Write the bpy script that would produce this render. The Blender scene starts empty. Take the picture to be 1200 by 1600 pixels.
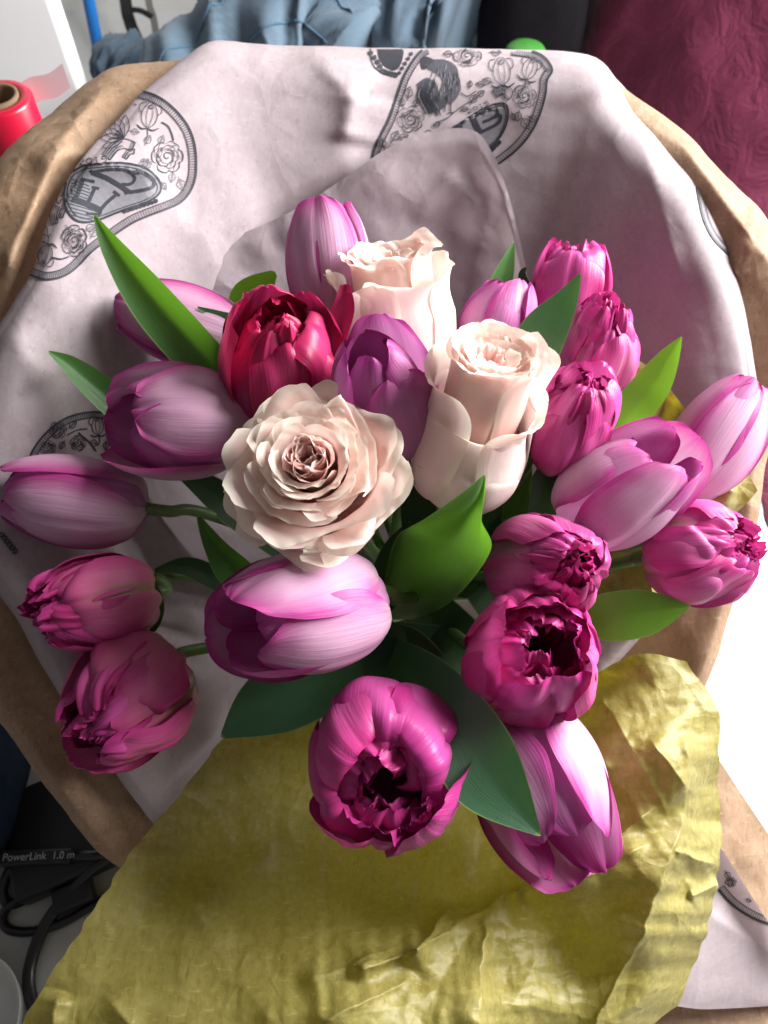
import bpy, math, random
import numpy as np
from mathutils import Vector, Matrix
from mathutils.bvhtree import BVHTree

random.seed(7)
scene = bpy.context.scene
col = scene.collection
R = math.radians

# ------------------------------------------------------------------ camera
PITCH = R(58)                       # the phone looks down at the bouquet
FPX = 1203.0                        # focal length in photograph pixels (1200 x 1600)
D0 = 0.36                           # distance to the middle of the flower heads
CAM = Vector((0.0, 0.0, 0.605))
FWD = Vector((0, math.cos(PITCH), -math.sin(PITCH)))
UPV = Vector((0, math.sin(PITCH), math.cos(PITCH)))
RGT = Vector((1, 0, 0))
cd = bpy.data.cameras.new('camera')
cam = bpy.data.objects.new('camera', cd); col.objects.link(cam)
cam.location = CAM
cam.rotation_euler = (R(90) - PITCH, 0, 0)
cd.sensor_fit = 'VERTICAL'; cd.sensor_height = 34.6; cd.sensor_width = 26.0
cd.lens = 34.6 * FPX / 1600.0
cd.clip_start = 0.01; cd.clip_end = 50
cd.dof.use_dof = True; cd.dof.focus_distance = 0.365; cd.dof.aperture_fstop = 11
scene.camera = cam

# ------------------------------------------------------------------ light: one big window to the right, dim room
w = bpy.data.worlds.new('World'); scene.world = w; w.use_nodes = True
bg = w.node_tree.nodes['Background']
bg.inputs[0].default_value = (1.0, 0.96, 0.95, 1); bg.inputs[1].default_value = 0.115
ld = bpy.data.lights.new('window_light', 'AREA'); ld.shape = 'RECTANGLE'
ld.size = 0.9; ld.size_y = 0.8; ld.energy = 60; ld.color = (1.0, 0.985, 0.96)
lo = bpy.data.objects.new('window_light', ld); col.objects.link(lo)
lo.location = (1.0, 0.62, 0.80)
tgt = Vector((0.0, 0.22, 0.28))
lo.rotation_euler = (tgt - lo.location).to_track_quat('-Z', 'Y').to_euler()

scene.view_settings.view_transform = 'Standard'; scene.view_settings.look = 'None'
scene.view_settings.exposure = 0.33; scene.view_settings.gamma = 1.0
scene.view_settings.use_curve_mapping = False
scene.render.engine = 'CYCLES'
scene.cycles.use_denoising = True
scene.cycles.max_bounces = 6; scene.cycles.diffuse_bounces = 3; scene.cycles.transmission_bounces = 4
scene.cycles.use_adaptive_sampling = True; scene.cycles.adaptive_threshold = 0.02
scene.cycles.sample_clamp_indirect = 4.0

# ------------------------------------------------------------------ small tools
def P(px, py, d=0.0):
    """photo pixel + height towards the camera above the flower plane -> world point"""
    return CAM + (FWD + RGT * ((px - 600) / FPX) - UPV * ((py - 800) / FPX)) * (D0 - d)

def Pn(px, py, d):
    px = np.asarray(px, float); py = np.asarray(py, float); d = np.asarray(d, float)
    a = (px - 600) / FPX; b = -(py - 800) / FPX; D = D0 - d
    f = np.array(FWD); r = np.array(RGT); u = np.array(UPV)
    return np.array(CAM) + (f + a[..., None] * r + b[..., None] * u) * D[..., None]

def ground(px, py, z=0.0):
    dr = FWD + RGT * ((px - 600) / FPX) - UPV * ((py - 800) / FPX)
    return CAM + dr * ((z - CAM.z) / dr.z)

def _hash(ix, iy, seed):
    h = (ix.astype(np.int64) * 374761393 + iy.astype(np.int64) * 668265263 + seed * 974634541) & 0xffffffff
    h = ((h ^ (h >> 13)) * 1274126177) & 0xffffffff
    return ((h ^ (h >> 16)) & 0xffff) / 65535.0

def vn(x, y, seed=0):
    """smooth value noise, -1..1"""
    x, y = np.broadcast_arrays(np.asarray(x, float), np.asarray(y, float))
    ix = np.floor(x); iy = np.floor(y); fx = x - ix; fy = y - iy
    fx = fx * fx * fx * (fx * (fx * 6 - 15) + 10); fy = fy * fy * fy * (fy * (fy * 6 - 15) + 10)
    ix = ix.astype(int); iy = iy.astype(int)
    a = _hash(ix, iy, seed); b = _hash(ix + 1, iy, seed); c = _hash(ix, iy + 1, seed); d = _hash(ix + 1, iy + 1, seed)
    return 2 * ((a + (b - a) * fx) * (1 - fy) + (c + (d - c) * fx) * fy) - 1

def fbm(x, y, seed=0, octv=3):
    s = 0; a = 1
    for k in range(octv):
        s = s + a * vn(x * 2 ** k, y * 2 ** k, seed + k * 17); a *= 0.5
    return s

def facets(x, y, seed, cell):
    """crumpled paper: sharp ridges between random flat facets, 0..1"""
    gx = x / cell; gy = y / cell
    ix = np.floor(gx).astype(int); iy = np.floor(gy).astype(int)
    f1 = np.full(gx.shape, 9.0); f2 = np.full(gx.shape, 9.0)
    for dx in (-1, 0, 1):
        for dy in (-1, 0, 1):
            cx = ix + dx; cy = iy + dy
            qx = cx + _hash(cx, cy, seed); qy = cy + _hash(cx, cy, seed + 5)
            dd = np.hypot(gx - qx, gy - qy)
            f2 = np.where(dd < f1, f1, np.minimum(f2, dd)); f1 = np.minimum(f1, dd)
    return f1

def crumple(x, y, seed, lam, n=6):
    """folded paper: flat facets meeting in sharp straight creases, about -1..1"""
    rg = random.Random(seed); s = 0
    wx = x + 0.15 * lam * vn(x / lam / 1.7, y / lam / 1.7, seed + 50); wy = y + 0.15 * lam * vn(x / lam / 1.7, y / lam / 1.7, seed + 51)
    for k in range(n):
        th = rg.uniform(0, math.pi); l = lam * rg.uniform(.7, 1.8)
        ph = (math.cos(th) * wx + math.sin(th) * wy) / l + rg.random()
        tri = np.abs(2 * (ph - np.floor(ph)) - 1) - 0.5
        msk = sstep(-0.15, 0.45, vn(x / l / 1.3 + 3.1 * k, y / l / 1.3, seed + k))
        s = s + tri * msk * l / lam
    return s

def cr(pts, t):
    """Catmull-Rom through pts (n x k) at t (array, 0..1)"""
    p = np.asarray(pts, float)
    if p.ndim == 1: p = p[:, None]
    n = len(p) - 1
    t = np.clip(np.asarray(t, float), 0, 1) * n
    i = np.minimum(t.astype(int), n - 1); f = (t - i)[..., None]
    p0 = p[np.maximum(i - 1, 0)]; p1 = p[i]; p2 = p[i + 1]; p3 = p[np.minimum(i + 2, n)]
    return 0.5 * (2 * p1 + (p2 - p0) * f + (2 * p0 - 5 * p1 + 4 * p2 - p3) * f ** 2 + (3 * p1 - p0 - 3 * p2 + p3) * f ** 3)

def sstep(a, b, x):
    t = np.clip((x - a) / (b - a), 0, 1); return t * t * (3 - 2 * t)

def link(o, parent=None):
    col.objects.link(o)
    if parent is not None: o.parent = parent
    return o

def tag(o, label=None, cat=None, group=None, kind=None):
    if label: o['label'] = label
    if cat: o['category'] = cat
    if group: o['group'] = group
    if kind: o['kind'] = kind
    return o

def mesh_obj(name, verts, faces, mat, parent=None, uvs=None, smooth=True):
    me = bpy.data.meshes.new(name)
    me.from_pydata([tuple(map(float, v)) for v in verts], [], faces)
    if uvs is not None:
        uvl = me.uv_layers.new(name='UVMap')
        li = np.empty(len(me.loops), dtype=np.int32); me.loops.foreach_get('vertex_index', li)
        uvl.data.foreach_set('uv', np.asarray(uvs, dtype=np.float32)[li].ravel())
    if smooth: me.polygons.foreach_set('use_smooth', [True] * len(me.polygons))
    me.materials.append(mat); me.update()
    return link(bpy.data.objects.new(name, me), parent)

def grid_faces(nu, nv, closed=False):
    f = []
    for i in range(nu - 1):
        for j in range(nv - 1 if not closed else nv):
            k = (j + 1) % nv
            f.append((i * nv + j, i * nv + k, (i + 1) * nv + k, (i + 1) * nv + j))
    return f

def grid_obj(name, V, mat, parent=None, closed=False, uv=None):
    nu, nv = V.shape[:2]
    if uv is None:
        uu, vv = np.meshgrid(np.linspace(0, 1, nu), np.linspace(0, 1, nv), indexing='ij')
        uv = np.stack([vv, uu], -1)
    return mesh_obj(name, V.reshape(-1, 3), grid_faces(nu, nv, closed), mat, parent, uv.reshape(-1, 2))

def tube_verts(path, rad, ns=10):
    path = np.asarray(path, float); n = len(path)
    rad = np.broadcast_to(np.asarray(rad, float), (n,))
    tg = np.gradient(path, axis=0); tg /= np.linalg.norm(tg, axis=1)[:, None] + 1e-12
    ref = np.array([0.31, 0.17, 0.93]); V = np.zeros((n, ns, 3))
    nrm = np.cross(tg[0], ref); nrm /= np.linalg.norm(nrm)
    for i in range(n):
        nrm = nrm - tg[i] * nrm.dot(tg[i]); nrm /= np.linalg.norm(nrm) + 1e-12
        b = np.cross(tg[i], nrm)
        a = np.linspace(0, 2 * math.pi, ns, endpoint=False)
        V[i] = path[i] + rad[i] * (np.cos(a)[:, None] * nrm + np.sin(a)[:, None] * b)
    return V

def tube(name, path, rad, mat, parent=None, ns=10, cap=True):
    V = tube_verts(path, rad, ns); n = len(V)
    f = grid_faces(n, ns, True); verts = V.reshape(-1, 3)
    if cap: f = f + [tuple(range(ns))[::-1], tuple((n - 1) * ns + k for k in range(ns))]
    uu, vv = np.meshgrid(np.linspace(0, 1, n), np.linspace(0, 1, ns), indexing='ij')
    return mesh_obj(name, verts, f, mat, parent, np.stack([vv, uu], -1).reshape(-1, 2))

def box_mesh(name, lo_, hi_, mat, parent=None, bev=0.0, M=None):
    import bmesh
    bm = bmesh.new(); bmesh.ops.create_cube(bm, size=1)
    for v in bm.verts:
        v.co = Vector([(lo_[k] + hi_[k]) / 2 + v.co[k] * (hi_[k] - lo_[k]) for k in range(3)])
    if bev: bmesh.ops.bevel(bm, geom=bm.edges[:], offset=bev, segments=3, affect='EDGES', profile=0.5)
    if M is not None: bm.transform(M)
    me = bpy.data.meshes.new(name); bm.to_mesh(me); bm.free(); me.materials.append(mat)
    for p in me.polygons: p.use_smooth = bev > 0
    return link(bpy.data.objects.new(name, me), parent)

def empty(name, M):
    o = bpy.data.objects.new(name, None); o.empty_display_size = 0.01; link(o); o.matrix_world = M
    return o

# ------------------------------------------------------------------ materials
class NT:
    def __init__(s, name):
        s.m = bpy.data.materials.new(name); s.m.use_nodes = True
        s.t = s.m.node_tree; s.t.nodes.clear()
        s.out = s.t.nodes.new('ShaderNodeOutputMaterial')
    def n(s, kind, **kw):
        nd = s.t.nodes.new('ShaderNode' + kind)
        for k, v in kw.items():
            if k.startswith('i_'):
                key = k[2:]; key = int(key) if key.isdigit() else key.replace('_', ' ')
                s.set(nd.inputs[key], v)
            else: setattr(nd, k, v)
        return nd
    def set(s, sock, v):
        if hasattr(v, 'is_output') or isinstance(v, bpy.types.NodeSocket): s.t.links.new(v, sock)
        else: sock.default_value = v
    def math(s, op, a, b=0.0, c=None, clamp=False):
        nd = s.n('Math', operation=op, use_clamp=clamp); s.set(nd.inputs[0], a); s.set(nd.inputs[1], b)
        if c is not None: s.set(nd.inputs[2], c)
        return nd.outputs[0]
    def ramp(s, x, a, b, c0=0.0, c1=1.0, smooth=True):
        nd = s.n('MapRange', interpolation_type='SMOOTHSTEP' if smooth else 'LINEAR')
        s.set(nd.inputs[0], x); s.set(nd.inputs[1], a); s.set(nd.inputs[2], b); s.set(nd.inputs[3], c0); s.set(nd.inputs[4], c1)
        return nd.outputs[0]
    def mix(s, f, a, b, mode='MIX'):
        nd = s.n('Mix', data_type='RGBA', blend_type=mode); s.set(nd.inputs[0], f)
        for k, v in ((6, a), (7, b)):
            s.set(nd.inputs[k], v if isinstance(v, bpy.types.NodeSocket) else (*v[:3], 1))
        return nd.outputs[2]
    def noise(s, scale, detail=3, vec=None, rough=0.55, dist=0.0):
        nd = s.n('TexNoise'); nd.inputs['Scale'].default_value = scale; nd.inputs['Detail'].default_value = detail
        nd.inputs['Roughness'].default_value = rough; nd.inputs['Distortion'].default_value = dist
        if vec is not None: s.t.links.new(vec, nd.inputs['Vector'])
        return nd.outputs['Fac']
    def uv(s):
        nd = s.n('UVMap'); sp = s.n('SeparateXYZ'); s.t.links.new(nd.outputs[0], sp.inputs[0])
        return nd.outputs[0], sp.outputs[0], sp.outputs[1]
    def obj(s): return s.n('TexCoord').outputs['Object']
    def scaled(s, vec, sc):
        nd = s.n('Mapping'); s.t.links.new(vec, nd.inputs[0]); nd.inputs['Scale'].default_value = sc
        return nd.outputs[0]
    def bump(s, h, dist, strength=0.5):
        nd = s.n('Bump'); s.t.links.new(h, nd.inputs['Height']); nd.inputs['Distance'].default_value = dist
        nd.inputs['Strength'].default_value = strength
        return nd.outputs[0]
    def surface(s, color, rough=0.5, trans=0.0, tcol=None, normal=None, spec=0.5, sheen=0.0, coat=0.0):
        pb = s.n('BsdfPrincipled'); s.set(pb.inputs['Base Color'], color if isinstance(color, bpy.types.NodeSocket) else (*color[:3], 1))
        s.set(pb.inputs['Roughness'], rough); pb.inputs['Specular IOR Level'].default_value = spec
        if sheen: pb.inputs['Sheen Weight'].default_value = sheen
        if coat: pb.inputs['Coat Weight'].default_value = coat
        if normal is not None: s.t.links.new(normal, pb.inputs['Normal'])
        o = pb.outputs[0]
        if trans > 0:
            tr = s.n('BsdfTranslucent'); tc = tcol if tcol is not None else color
            s.set(tr.inputs['Color'], tc if isinstance(tc, bpy.types.NodeSocket) else (*tc[:3], 1))
            if normal is not None: s.t.links.new(normal, tr.inputs['Normal'])
            mx = s.n('MixShader'); mx.inputs[0].default_value = trans
            s.t.links.new(o, mx.inputs[1]); s.t.links.new(tr.outputs[0], mx.inputs[2]); o = mx.outputs[0]
        s.t.links.new(o, s.out.inputs[0])
        return s.m

def petal_mat(name, body, edge, base, tip_dark=0.0, streak=0.5, trans=0.3, rough=0.45, edge0=0.45, green=None, spec=0.4, feather=None):
    m = NT(name); uv, u, v = m.uv()
    av = m.math('ABSOLUTE', m.math('MULTIPLY_ADD', u, 2.0, -1.0))
    oi = m.n('ObjectInfo').outputs['Random']
    off = m.n('CombineXYZ'); m.t.links.new(m.math('MULTIPLY', oi, 37.0), off.inputs[2])
    va = m.n('VectorMath', operation='ADD'); m.t.links.new(uv, va.inputs[0]); m.t.links.new(off.outputs[0], va.inputs[1])
    # veins fan out from the base: fine stripes along the petal
    st = m.noise(1.0, 4, m.scaled(va.outputs[0], (42, 2.2, 1)), 0.6)
    st2 = m.noise(1.0, 2, m.scaled(va.outputs[0], (9, 1.6, 1)), 0.5)
    blot = m.noise(1.0, 3, m.scaled(va.outputs[0], (4, 4, 1)), 0.5)
    e = m.math('MAXIMUM', m.ramp(av, edge0, 1.02), m.ramp(v, 0.62, 1.0))
    e = m.math('ADD', e, m.math('MULTIPLY', m.math('SUBTRACT', st, 0.5), 0.9 * streak))
    e = m.math('ADD', e, m.math('MULTIPLY', m.math('SUBTRACT', blot, 0.5), 0.5), clamp=True)
    c = m.mix(e, body, edge)
    b = m.ramp(m.math('ADD', v, m.math('MULTIPLY', m.math('SUBTRACT', st2, 0.5), 0.35)), 0.34, 0.02)
    c = m.mix(b, c, base)
    if green is not None:
        g = m.math('MULTIPLY', m.ramp(av, 0.30, 0.03), m.ramp(v, 0.92, 0.25))
        g = m.math('MULTIPLY', g, m.ramp(st2, 0.42, 0.62))
        c = m.mix(g, c, green)
    hs = m.n('HueSaturation'); m.t.links.new(c, hs.inputs['Color'])
    m.set(hs.inputs['Value'], m.math('MULTIPLY_ADD', oi, 0.16, 0.92)); m.set(hs.inputs['Hue'], m.math('MULTIPLY_ADD', oi, 0.014, 0.493))
    nrm = m.bump(m.math('ADD', st, m.math('MULTIPLY', st2, 1.2)), 0.0006, 0.5)
    return m.surface(hs.outputs[0], rough, trans, None, nrm, spec)

M = {}
M['lilac'] = petal_mat('lilac petal', (0.69, 0.40, 0.58), (0.50, 0.055, 0.29), (0.68, 0.54, 0.58), streak=0.5, trans=0.28, edge0=0.40)
M['lilac_in'] = petal_mat('lilac inner petal', (0.62, 0.26, 0.51), (0.48, 0.05, 0.29), (0.5, 0.22, 0.4), streak=0.6, trans=0.28, edge0=0.35)
M['violet'] = petal_mat('violet petal', (0.58, 0.22, 0.46), (0.46, 0.05, 0.29), (0.62, 0.42, 0.52), streak=0.6, trans=0.28, edge0=0.3)
M['magenta'] = petal_mat('magenta double petal', (0.64, 0.10, 0.36), (0.52, 0.035, 0.23), (0.55, 0.17, 0.3), streak=0.9, trans=0.22, rough=0.36, edge0=0.2)
M['magenta_out'] = petal_mat('magenta guard petal', (0.66, 0.17, 0.40), (0.56, 0.06, 0.28), (0.52, 0.26, 0.28), streak=0.9, trans=0.22, rough=0.4, edge0=0.3, green=(0.36, 0.30, 0.14))
M['magenta_deep'] = petal_mat('deep magenta inner petal', (0.44, 0.025, 0.18), (0.50, 0.045, 0.23), (0.3, 0.015, 0.1), streak=0.8, trans=0.2, rough=0.33, edge0=0.6)
M['pink_out'] = petal_mat('pink guard petal with green feathering', (0.66, 0.14, 0.31), (0.56, 0.06, 0.25), (0.46, 0.3, 0.16), streak=0.9, trans=0.2, rough=0.42, edge0=0.35, green=(0.34, 0.27, 0.10))
M['crimson'] = petal_mat('crimson petal', (0.56, 0.04, 0.17), (0.45, 0.015, 0.10), (0.5, 0.1, 0.2), streak=0.8, trans=0.22, rough=0.36, edge0=0.3)

def rose_mat(name, deep, body, rim, rim0):
    m = NT(name); uv, u, v = m.uv()
    av = m.math('ABSOLUTE', m.math('MULTIPLY_ADD', u, 2.0, -1.0))
    oi = m.n('ObjectInfo').outputs['Random']
    nb = m.noise(1.0, 3, m.scaled(uv, (5, 5, 1)))
    st = m.noise(1.0, 3, m.scaled(uv, (30, 2, 1)))
    c = m.mix(m.ramp(m.math('ADD', v, m.math('MULTIPLY', m.math('SUBTRACT', nb, 0.5), 0.3)), 0.15, 0.72), deep, body)
    e = m.math('MAXIMUM', m.ramp(v, rim0, 1.0), m.ramp(av, 0.75, 1.05))
    e = m.math('ADD', e, m.math('MULTIPLY', m.math('SUBTRACT', nb, 0.5), 0.7), clamp=True)
    c = m.mix(e, c, rim)
    hs = m.n('HueSaturation'); m.t.links.new(c, hs.inputs['Color']); m.set(hs.inputs['Value'], m.math('MULTIPLY_ADD', oi, 0.08, 0.95))
    # tiny bruises along the rim
    sp = m.noise(1.0, 2, m.scaled(uv, (26, 26, 1)))
    br = m.math('MULTIPLY', m.ramp(sp, 0.735, 0.78), m.ramp(v, 0.93, 0.985))
    c2 = m.mix(br, hs.outputs[0], (0.28, 0.2, 0.12))
    nrm = m.bump(m.math('ADD', nb, m.math('MULTIPLY', st, 0.5)), 0.0006, 0.35)
    return m.surface(c2, 0.5, 0.42, m.mix(0.25, c2, (1.0, 0.70, 0.68)), nrm, 0.3)
M['rose'] = rose_mat('cream pink rose petal', (0.94, 0.52, 0.47), (0.95, 0.74, 0.68), (0.94, 0.88, 0.77), 0.84)
M['rose_in'] = rose_mat('pink rose heart petal', (0.94, 0.50, 0.48), (0.95, 0.62, 0.58), (0.95, 0.78, 0.71), 0.8)
M['rose_out'] = rose_mat('cream rose guard petal', (0.94, 0.81, 0.78), (0.94, 0.83, 0.79), (0.93, 0.90, 0.76), 0.80)

def leaf_mat(name, c0, c1, tcol, trans=0.22, rough=0.38):
    m = NT(name); uv, u, v = m.uv()
    st = m.noise(1.0, 3, m.scaled(uv, (60, 1.2, 1)), 0.6)
    nb = m.noise(1.0, 4, m.scaled(uv, (4, 7, 1)))
    c = m.mix(m.math('ADD', m.math('MULTIPLY', st, 0.5), m.math('MULTIPLY', nb, 0.5)), c0, c1)
    av = m.math('ABSOLUTE', m.math('MULTIPLY_ADD', u, 2.0, -1.0))
    c = m.mix(m.ramp(av, 0.94, 1.0), c, (0.22, 0.34, 0.10))
    c = m.mix(m.ramp(v, 0.965, 1.0), c, (0.33, 0.42, 0.08))
    nrm = m.bump(m.math('ADD', st, nb), 0.0005, 0.45)
    return m.surface(c, m.math('MULTIPLY_ADD', nb, 0.25, rough - 0.1), trans, tcol, nrm, 0.45)
M['leaf'] = leaf_mat('tulip leaf', (0.035, 0.115, 0.028), (0.07, 0.19, 0.055), (0.16, 0.42, 0.02), 0.3)
M['leaf_blue'] = leaf_mat('bluish tulip leaf', (0.03, 0.10, 0.045), (0.065, 0.165, 0.09), (0.08, 0.26, 0.03), 0.2)
M['leaf_lime'] = leaf_mat('young tulip leaf', (0.06, 0.20, 0.02), (0.11, 0.30, 0.035), (0.22, 0.52, 0.02), 0.38)
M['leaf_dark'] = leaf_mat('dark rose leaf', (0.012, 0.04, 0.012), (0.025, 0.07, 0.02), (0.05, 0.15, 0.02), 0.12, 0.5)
def stem_mat():
    m = NT('stem'); uv, u, v = m.uv()
    nb = m.noise(1.0, 4, m.scaled(uv, (6, 30, 1)))
    return m.surface(m.mix(nb, (0.07, 0.15, 0.04), (0.16, 0.27, 0.08)), 0.42, 0, None, m.bump(nb, 0.0004, 0.4))
M['stem'] = stem_mat()
def plain(name, c, rough=0.5, spec=0.5, var=0.25, scale=60, bump=0.0, coat=0.0, sheen=0.0, metal=0.0):
    m = NT(name); o = m.obj(); nb = m.noise(scale, 4, o)
    cc = m.mix(nb, [x * (1 - var) for x in c], [min(1, x * (1 + var)) for x in c])
    nrm = m.bump(nb, bump, 0.5) if bump else None
    r = m.surface(cc, rough, 0, None, nrm, spec, sheen, coat)
    return r
M['anther'] = plain('dark anther', (0.012, 0.006, 0.014), 0.7, scale=900, bump=0.0004)
M['pistil'] = plain('pale pistil', (0.30, 0.26, 0.14), 0.5, scale=500)

def paper_mat(name, c0, c1, trans, tcol, fib=900.0, rough=0.62, cloud=18.0, mottle=0.5, fibamp=0.25, spec=0.25, bumpd=0.0002, fleck=0.0, crk=0.0, crs=22.0):
    m = NT(name); o = m.obj()
    fibn = m.noise(fib, 3, m.scaled(o, (1.0, 0.35, 0.6)), 0.7)
    cl = m.noise(cloud, 4, o, 0.6); mid = m.noise(cloud * 9, 3, o, 0.65)
    f = m.math('ADD', m.math('MULTIPLY', m.math('SUBTRACT', fibn, 0.5), fibamp * 2), m.math('MULTIPLY', m.math('SUBTRACT', mid, 0.5), mottle))
    f = m.math('ADD', f, cl, clamp=True)
    c = m.mix(f, c0, c1)
    if fleck:
        fl = m.noise(1.0, 2, m.scaled(o, (520, 150, 300)), 0.5, 0.6); fl2 = m.noise(1.0, 2, m.scaled(o, (160, 560, 420)), 0.5, 0.6)
        c = m.mix(m.math('MULTIPLY', m.ramp(fl, 0.60, 0.72), fleck), c, [x * 0.55 for x in c0])
        c = m.mix(m.math('MULTIPLY', m.ramp(fl2, 0.60, 0.72), fleck), c, [min(1, x * 1.35) for x in c1])
    h = m.math('ADD', fibn, m.math('MULTIPLY', mid, 2.0))
    tc = m.mix(f, [x * 0.8 for x in tcol], tcol)
    nrm = m.bump(h, bumpd, 0.35)
    if crk:
        # fine creases: long thin broken lines pressed into the sheet
        wv = m.n('VectorMath', operation='MULTIPLY_ADD'); nz = m.n('TexNoise'); nz.inputs['Scale'].default_value = 14; m.t.links.new(o, nz.inputs['Vector'])
        m.t.links.new(nz.outputs['Color'], wv.inputs[0]); wv.inputs[1].default_value = (0.03, 0.03, 0.03); m.t.links.new(o, wv.inputs[2])
        hh = None
        for sc_, am in ((crs, 1.0), (crs * 2.3, 0.45)):
            vo = m.n('TexVoronoi', feature='DISTANCE_TO_EDGE'); vo.inputs['Scale'].default_value = sc_; m.t.links.new(wv.outputs[0], vo.inputs['Vector'])
            ms = m.ramp(m.noise(sc_ * 0.8, 2, o), 0.45, 0.62)
            e = m.math('MULTIPLY', m.math('MULTIPLY', m.ramp(vo.outputs['Distance'], 0.0, 0.16, 1.0, 0.0, False), ms), am)
            hh = e if hh is None else m.math('ADD', hh, e)
        b2 = m.n('Bump'); m.t.links.new(hh, b2.inputs['Height']); b2.inputs['Distance'].default_value = crk; b2.inputs['Strength'].default_value = 0.6
        m.t.links.new(nrm, b2.inputs['Normal']); nrm = b2.outputs[0]
    return m.surface(c, rough, trans, tc, nrm, spec)
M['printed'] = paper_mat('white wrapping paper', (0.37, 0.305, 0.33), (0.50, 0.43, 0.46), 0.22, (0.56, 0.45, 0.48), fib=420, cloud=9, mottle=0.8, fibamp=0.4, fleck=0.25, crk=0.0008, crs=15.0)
M['vellum'] = paper_mat('thin lilac grey wrapping sheet', (0.33, 0.27, 0.295), (0.42, 0.355, 0.385), 0.3, (0.42, 0.34, 0.36), fib=420, cloud=9, mottle=0.7, fibamp=0.35, fleck=0.2, crk=0.001, crs=22.0)
M['kraft'] = paper_mat('brown kraft paper', (0.235, 0.145, 0.088), (0.40, 0.275, 0.185), 0.12, (0.45, 0.26, 0.14), fib=380, cloud=14, mottle=0.9, fibamp=0.5, fleck=0.5, crk=0.0016, crs=18.0)
M['olive'] = paper_mat('olive tissue paper', (0.205, 0.165, 0.036), (0.40, 0.355, 0.12), 0.27, (0.46, 0.39, 0.012), fib=420, cloud=30, mottle=0.8, fibamp=0.45, fleck=0.4, crk=0.0014, crs=24.0, rough=0.5, spec=0.5)
M['ink'] = plain('printing ink', (0.022, 0.024, 0.034), 0.6, 0.3, scale=200)
M['ink_grey'] = plain('grey printing ink', (0.17, 0.165, 0.185), 0.6, 0.3, scale=300)
M['ink_mid'] = plain('mid grey printing ink', (0.065, 0.07, 0.09), 0.6, 0.3, scale=300)
# ------------------------------------------------------------------ the setting
def table_mat():
    m = NT('white table'); o = m.obj()
    a = m.noise(7, 4, o); b = m.noise(120, 3, o)
    c = m.mix(m.math('ADD', m.math('MULTIPLY', a, 0.7), m.math('MULTIPLY', b, 0.3)), (0.46, 0.46, 0.47), (0.62, 0.63, 0.65))
    return m.surface(c, m.math('MULTIPLY_ADD', a, 0.2, 0.28), 0, None, m.bump(b, 0.0002, 0.3), 0.5)
M['table'] = table_mat()
M['wall'] = plain('white wall', (0.70, 0.70, 0.67), 0.8, 0.2, 0.05, 30, 0.001)
M['cabinet'] = plain('white cabinet', (0.80, 0.82, 0.83), 0.45, 0.4, 0.03, 12)
V = np.zeros((2, 2, 3)); V[0, 0] = (-1.6, -0.7, 0); V[0, 1] = (1.6, -0.7, 0); V[1, 0] = (-1.6, 1.3, 0); V[1, 1] = (1.6, 1.3, 0)
tag(grid_obj('table', V, M['table']), 'white table top under the bouquet', None, None, 'structure')
tag(box_mesh('wall', (-1.6, 1.3, -0.02), (1.6, 1.36, 1.0), M['wall']), 'white wall behind the jeans', None, None, 'structure')
c = box_mesh('white_cabinet', (-1.2, 0.82, 0.001), (-0.325, 0.85, 0.62), M['cabinet'], None, 0.006)
tag(c, 'white cabinet panel behind the red roll', 'cabinet')

# blue rod leaning on the wall
M['blue'] = plain('blue plastic', (0.01, 0.17, 0.55), 0.35, 0.5, 0.06, 20)
a0 = np.array([-0.386, 1.063, 0.006]); a1 = np.array([-0.362, 1.285, 0.80])
rod = tube('blue_rod', a0 + (a1 - a0) * np.linspace(0, 1, 12)[:, None], 0.0078, M['blue'], None, 14)
tag(rod, 'thin bright blue plastic rod leaning against the white wall', 'rod')

# black strap hanging beside it
M['black'] = plain('black webbing', (0.012, 0.012, 0.014), 0.7, 0.3, 0.3, 400, 0.0005)
M['greystrap'] = plain('grey webbing', (0.16, 0.15, 0.14), 0.7, 0.3, 0.2, 300, 0.0005)
def band(name, pts, wpx, mat, parent, th=0.004, n=30):
    """a strap: flat band with thickness following pixel points (px,py,d)"""
    q = cr(np.array(pts, float), np.linspace(0, 1, n))
    t = np.gradient(q[:, :2], axis=0); t /= np.linalg.norm(t, axis=1)[:, None]
    s = np.stack([-t[:, 1], t[:, 0]], 1) * wpx / 2
    rows = []
    for sx, dz in ((-1, 0), (1, 0), (1, -th), (-1, -th)):
        rows.append(Pn(q[:, 0] + sx * s[:, 0], q[:, 1] + sx * s[:, 1], q[:, 2] + dz))
    V = np.stack(rows, 1)
    f = grid_faces(n, 4, True)
    uu, vv = np.meshgrid(np.linspace(0, 1, n), np.linspace(0, 1, 4), indexing='ij')
    return mesh_obj(name, V.reshape(-1, 3), f, mat, parent, np.stack([vv, uu], -1).reshape(-1, 2), smooth=False)
st = empty('carrying_strap', Matrix.Translation(P(215, 60, -0.71)))
tag(st, 'black carrying strap hanging in front of the wall behind the jeans', 'strap')
bpy.context.view_layer.update()
def keep(o, par):
    o.parent = par; o.matrix_parent_inverse = par.matrix_world.inverted(); return o
keep(band('webbing', [(186, -120, -0.74), (196, 0, -0.72), (203, 35, -0.71), (214, 62, -0.70), (226, 95, -0.69)], 19, M['black'], None), st)
keep(band('webbing', [(203, 15, -0.70), (220, 17, -0.695), (238, 27, -0.69)], 9, M['black'], None), st)
keep(band('webbing', [(226, -80, -0.735), (232, 0, -0.72), (240, 30, -0.71), (248, 80, -0.69)], 11, M['greystrap'], None), st)

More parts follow.
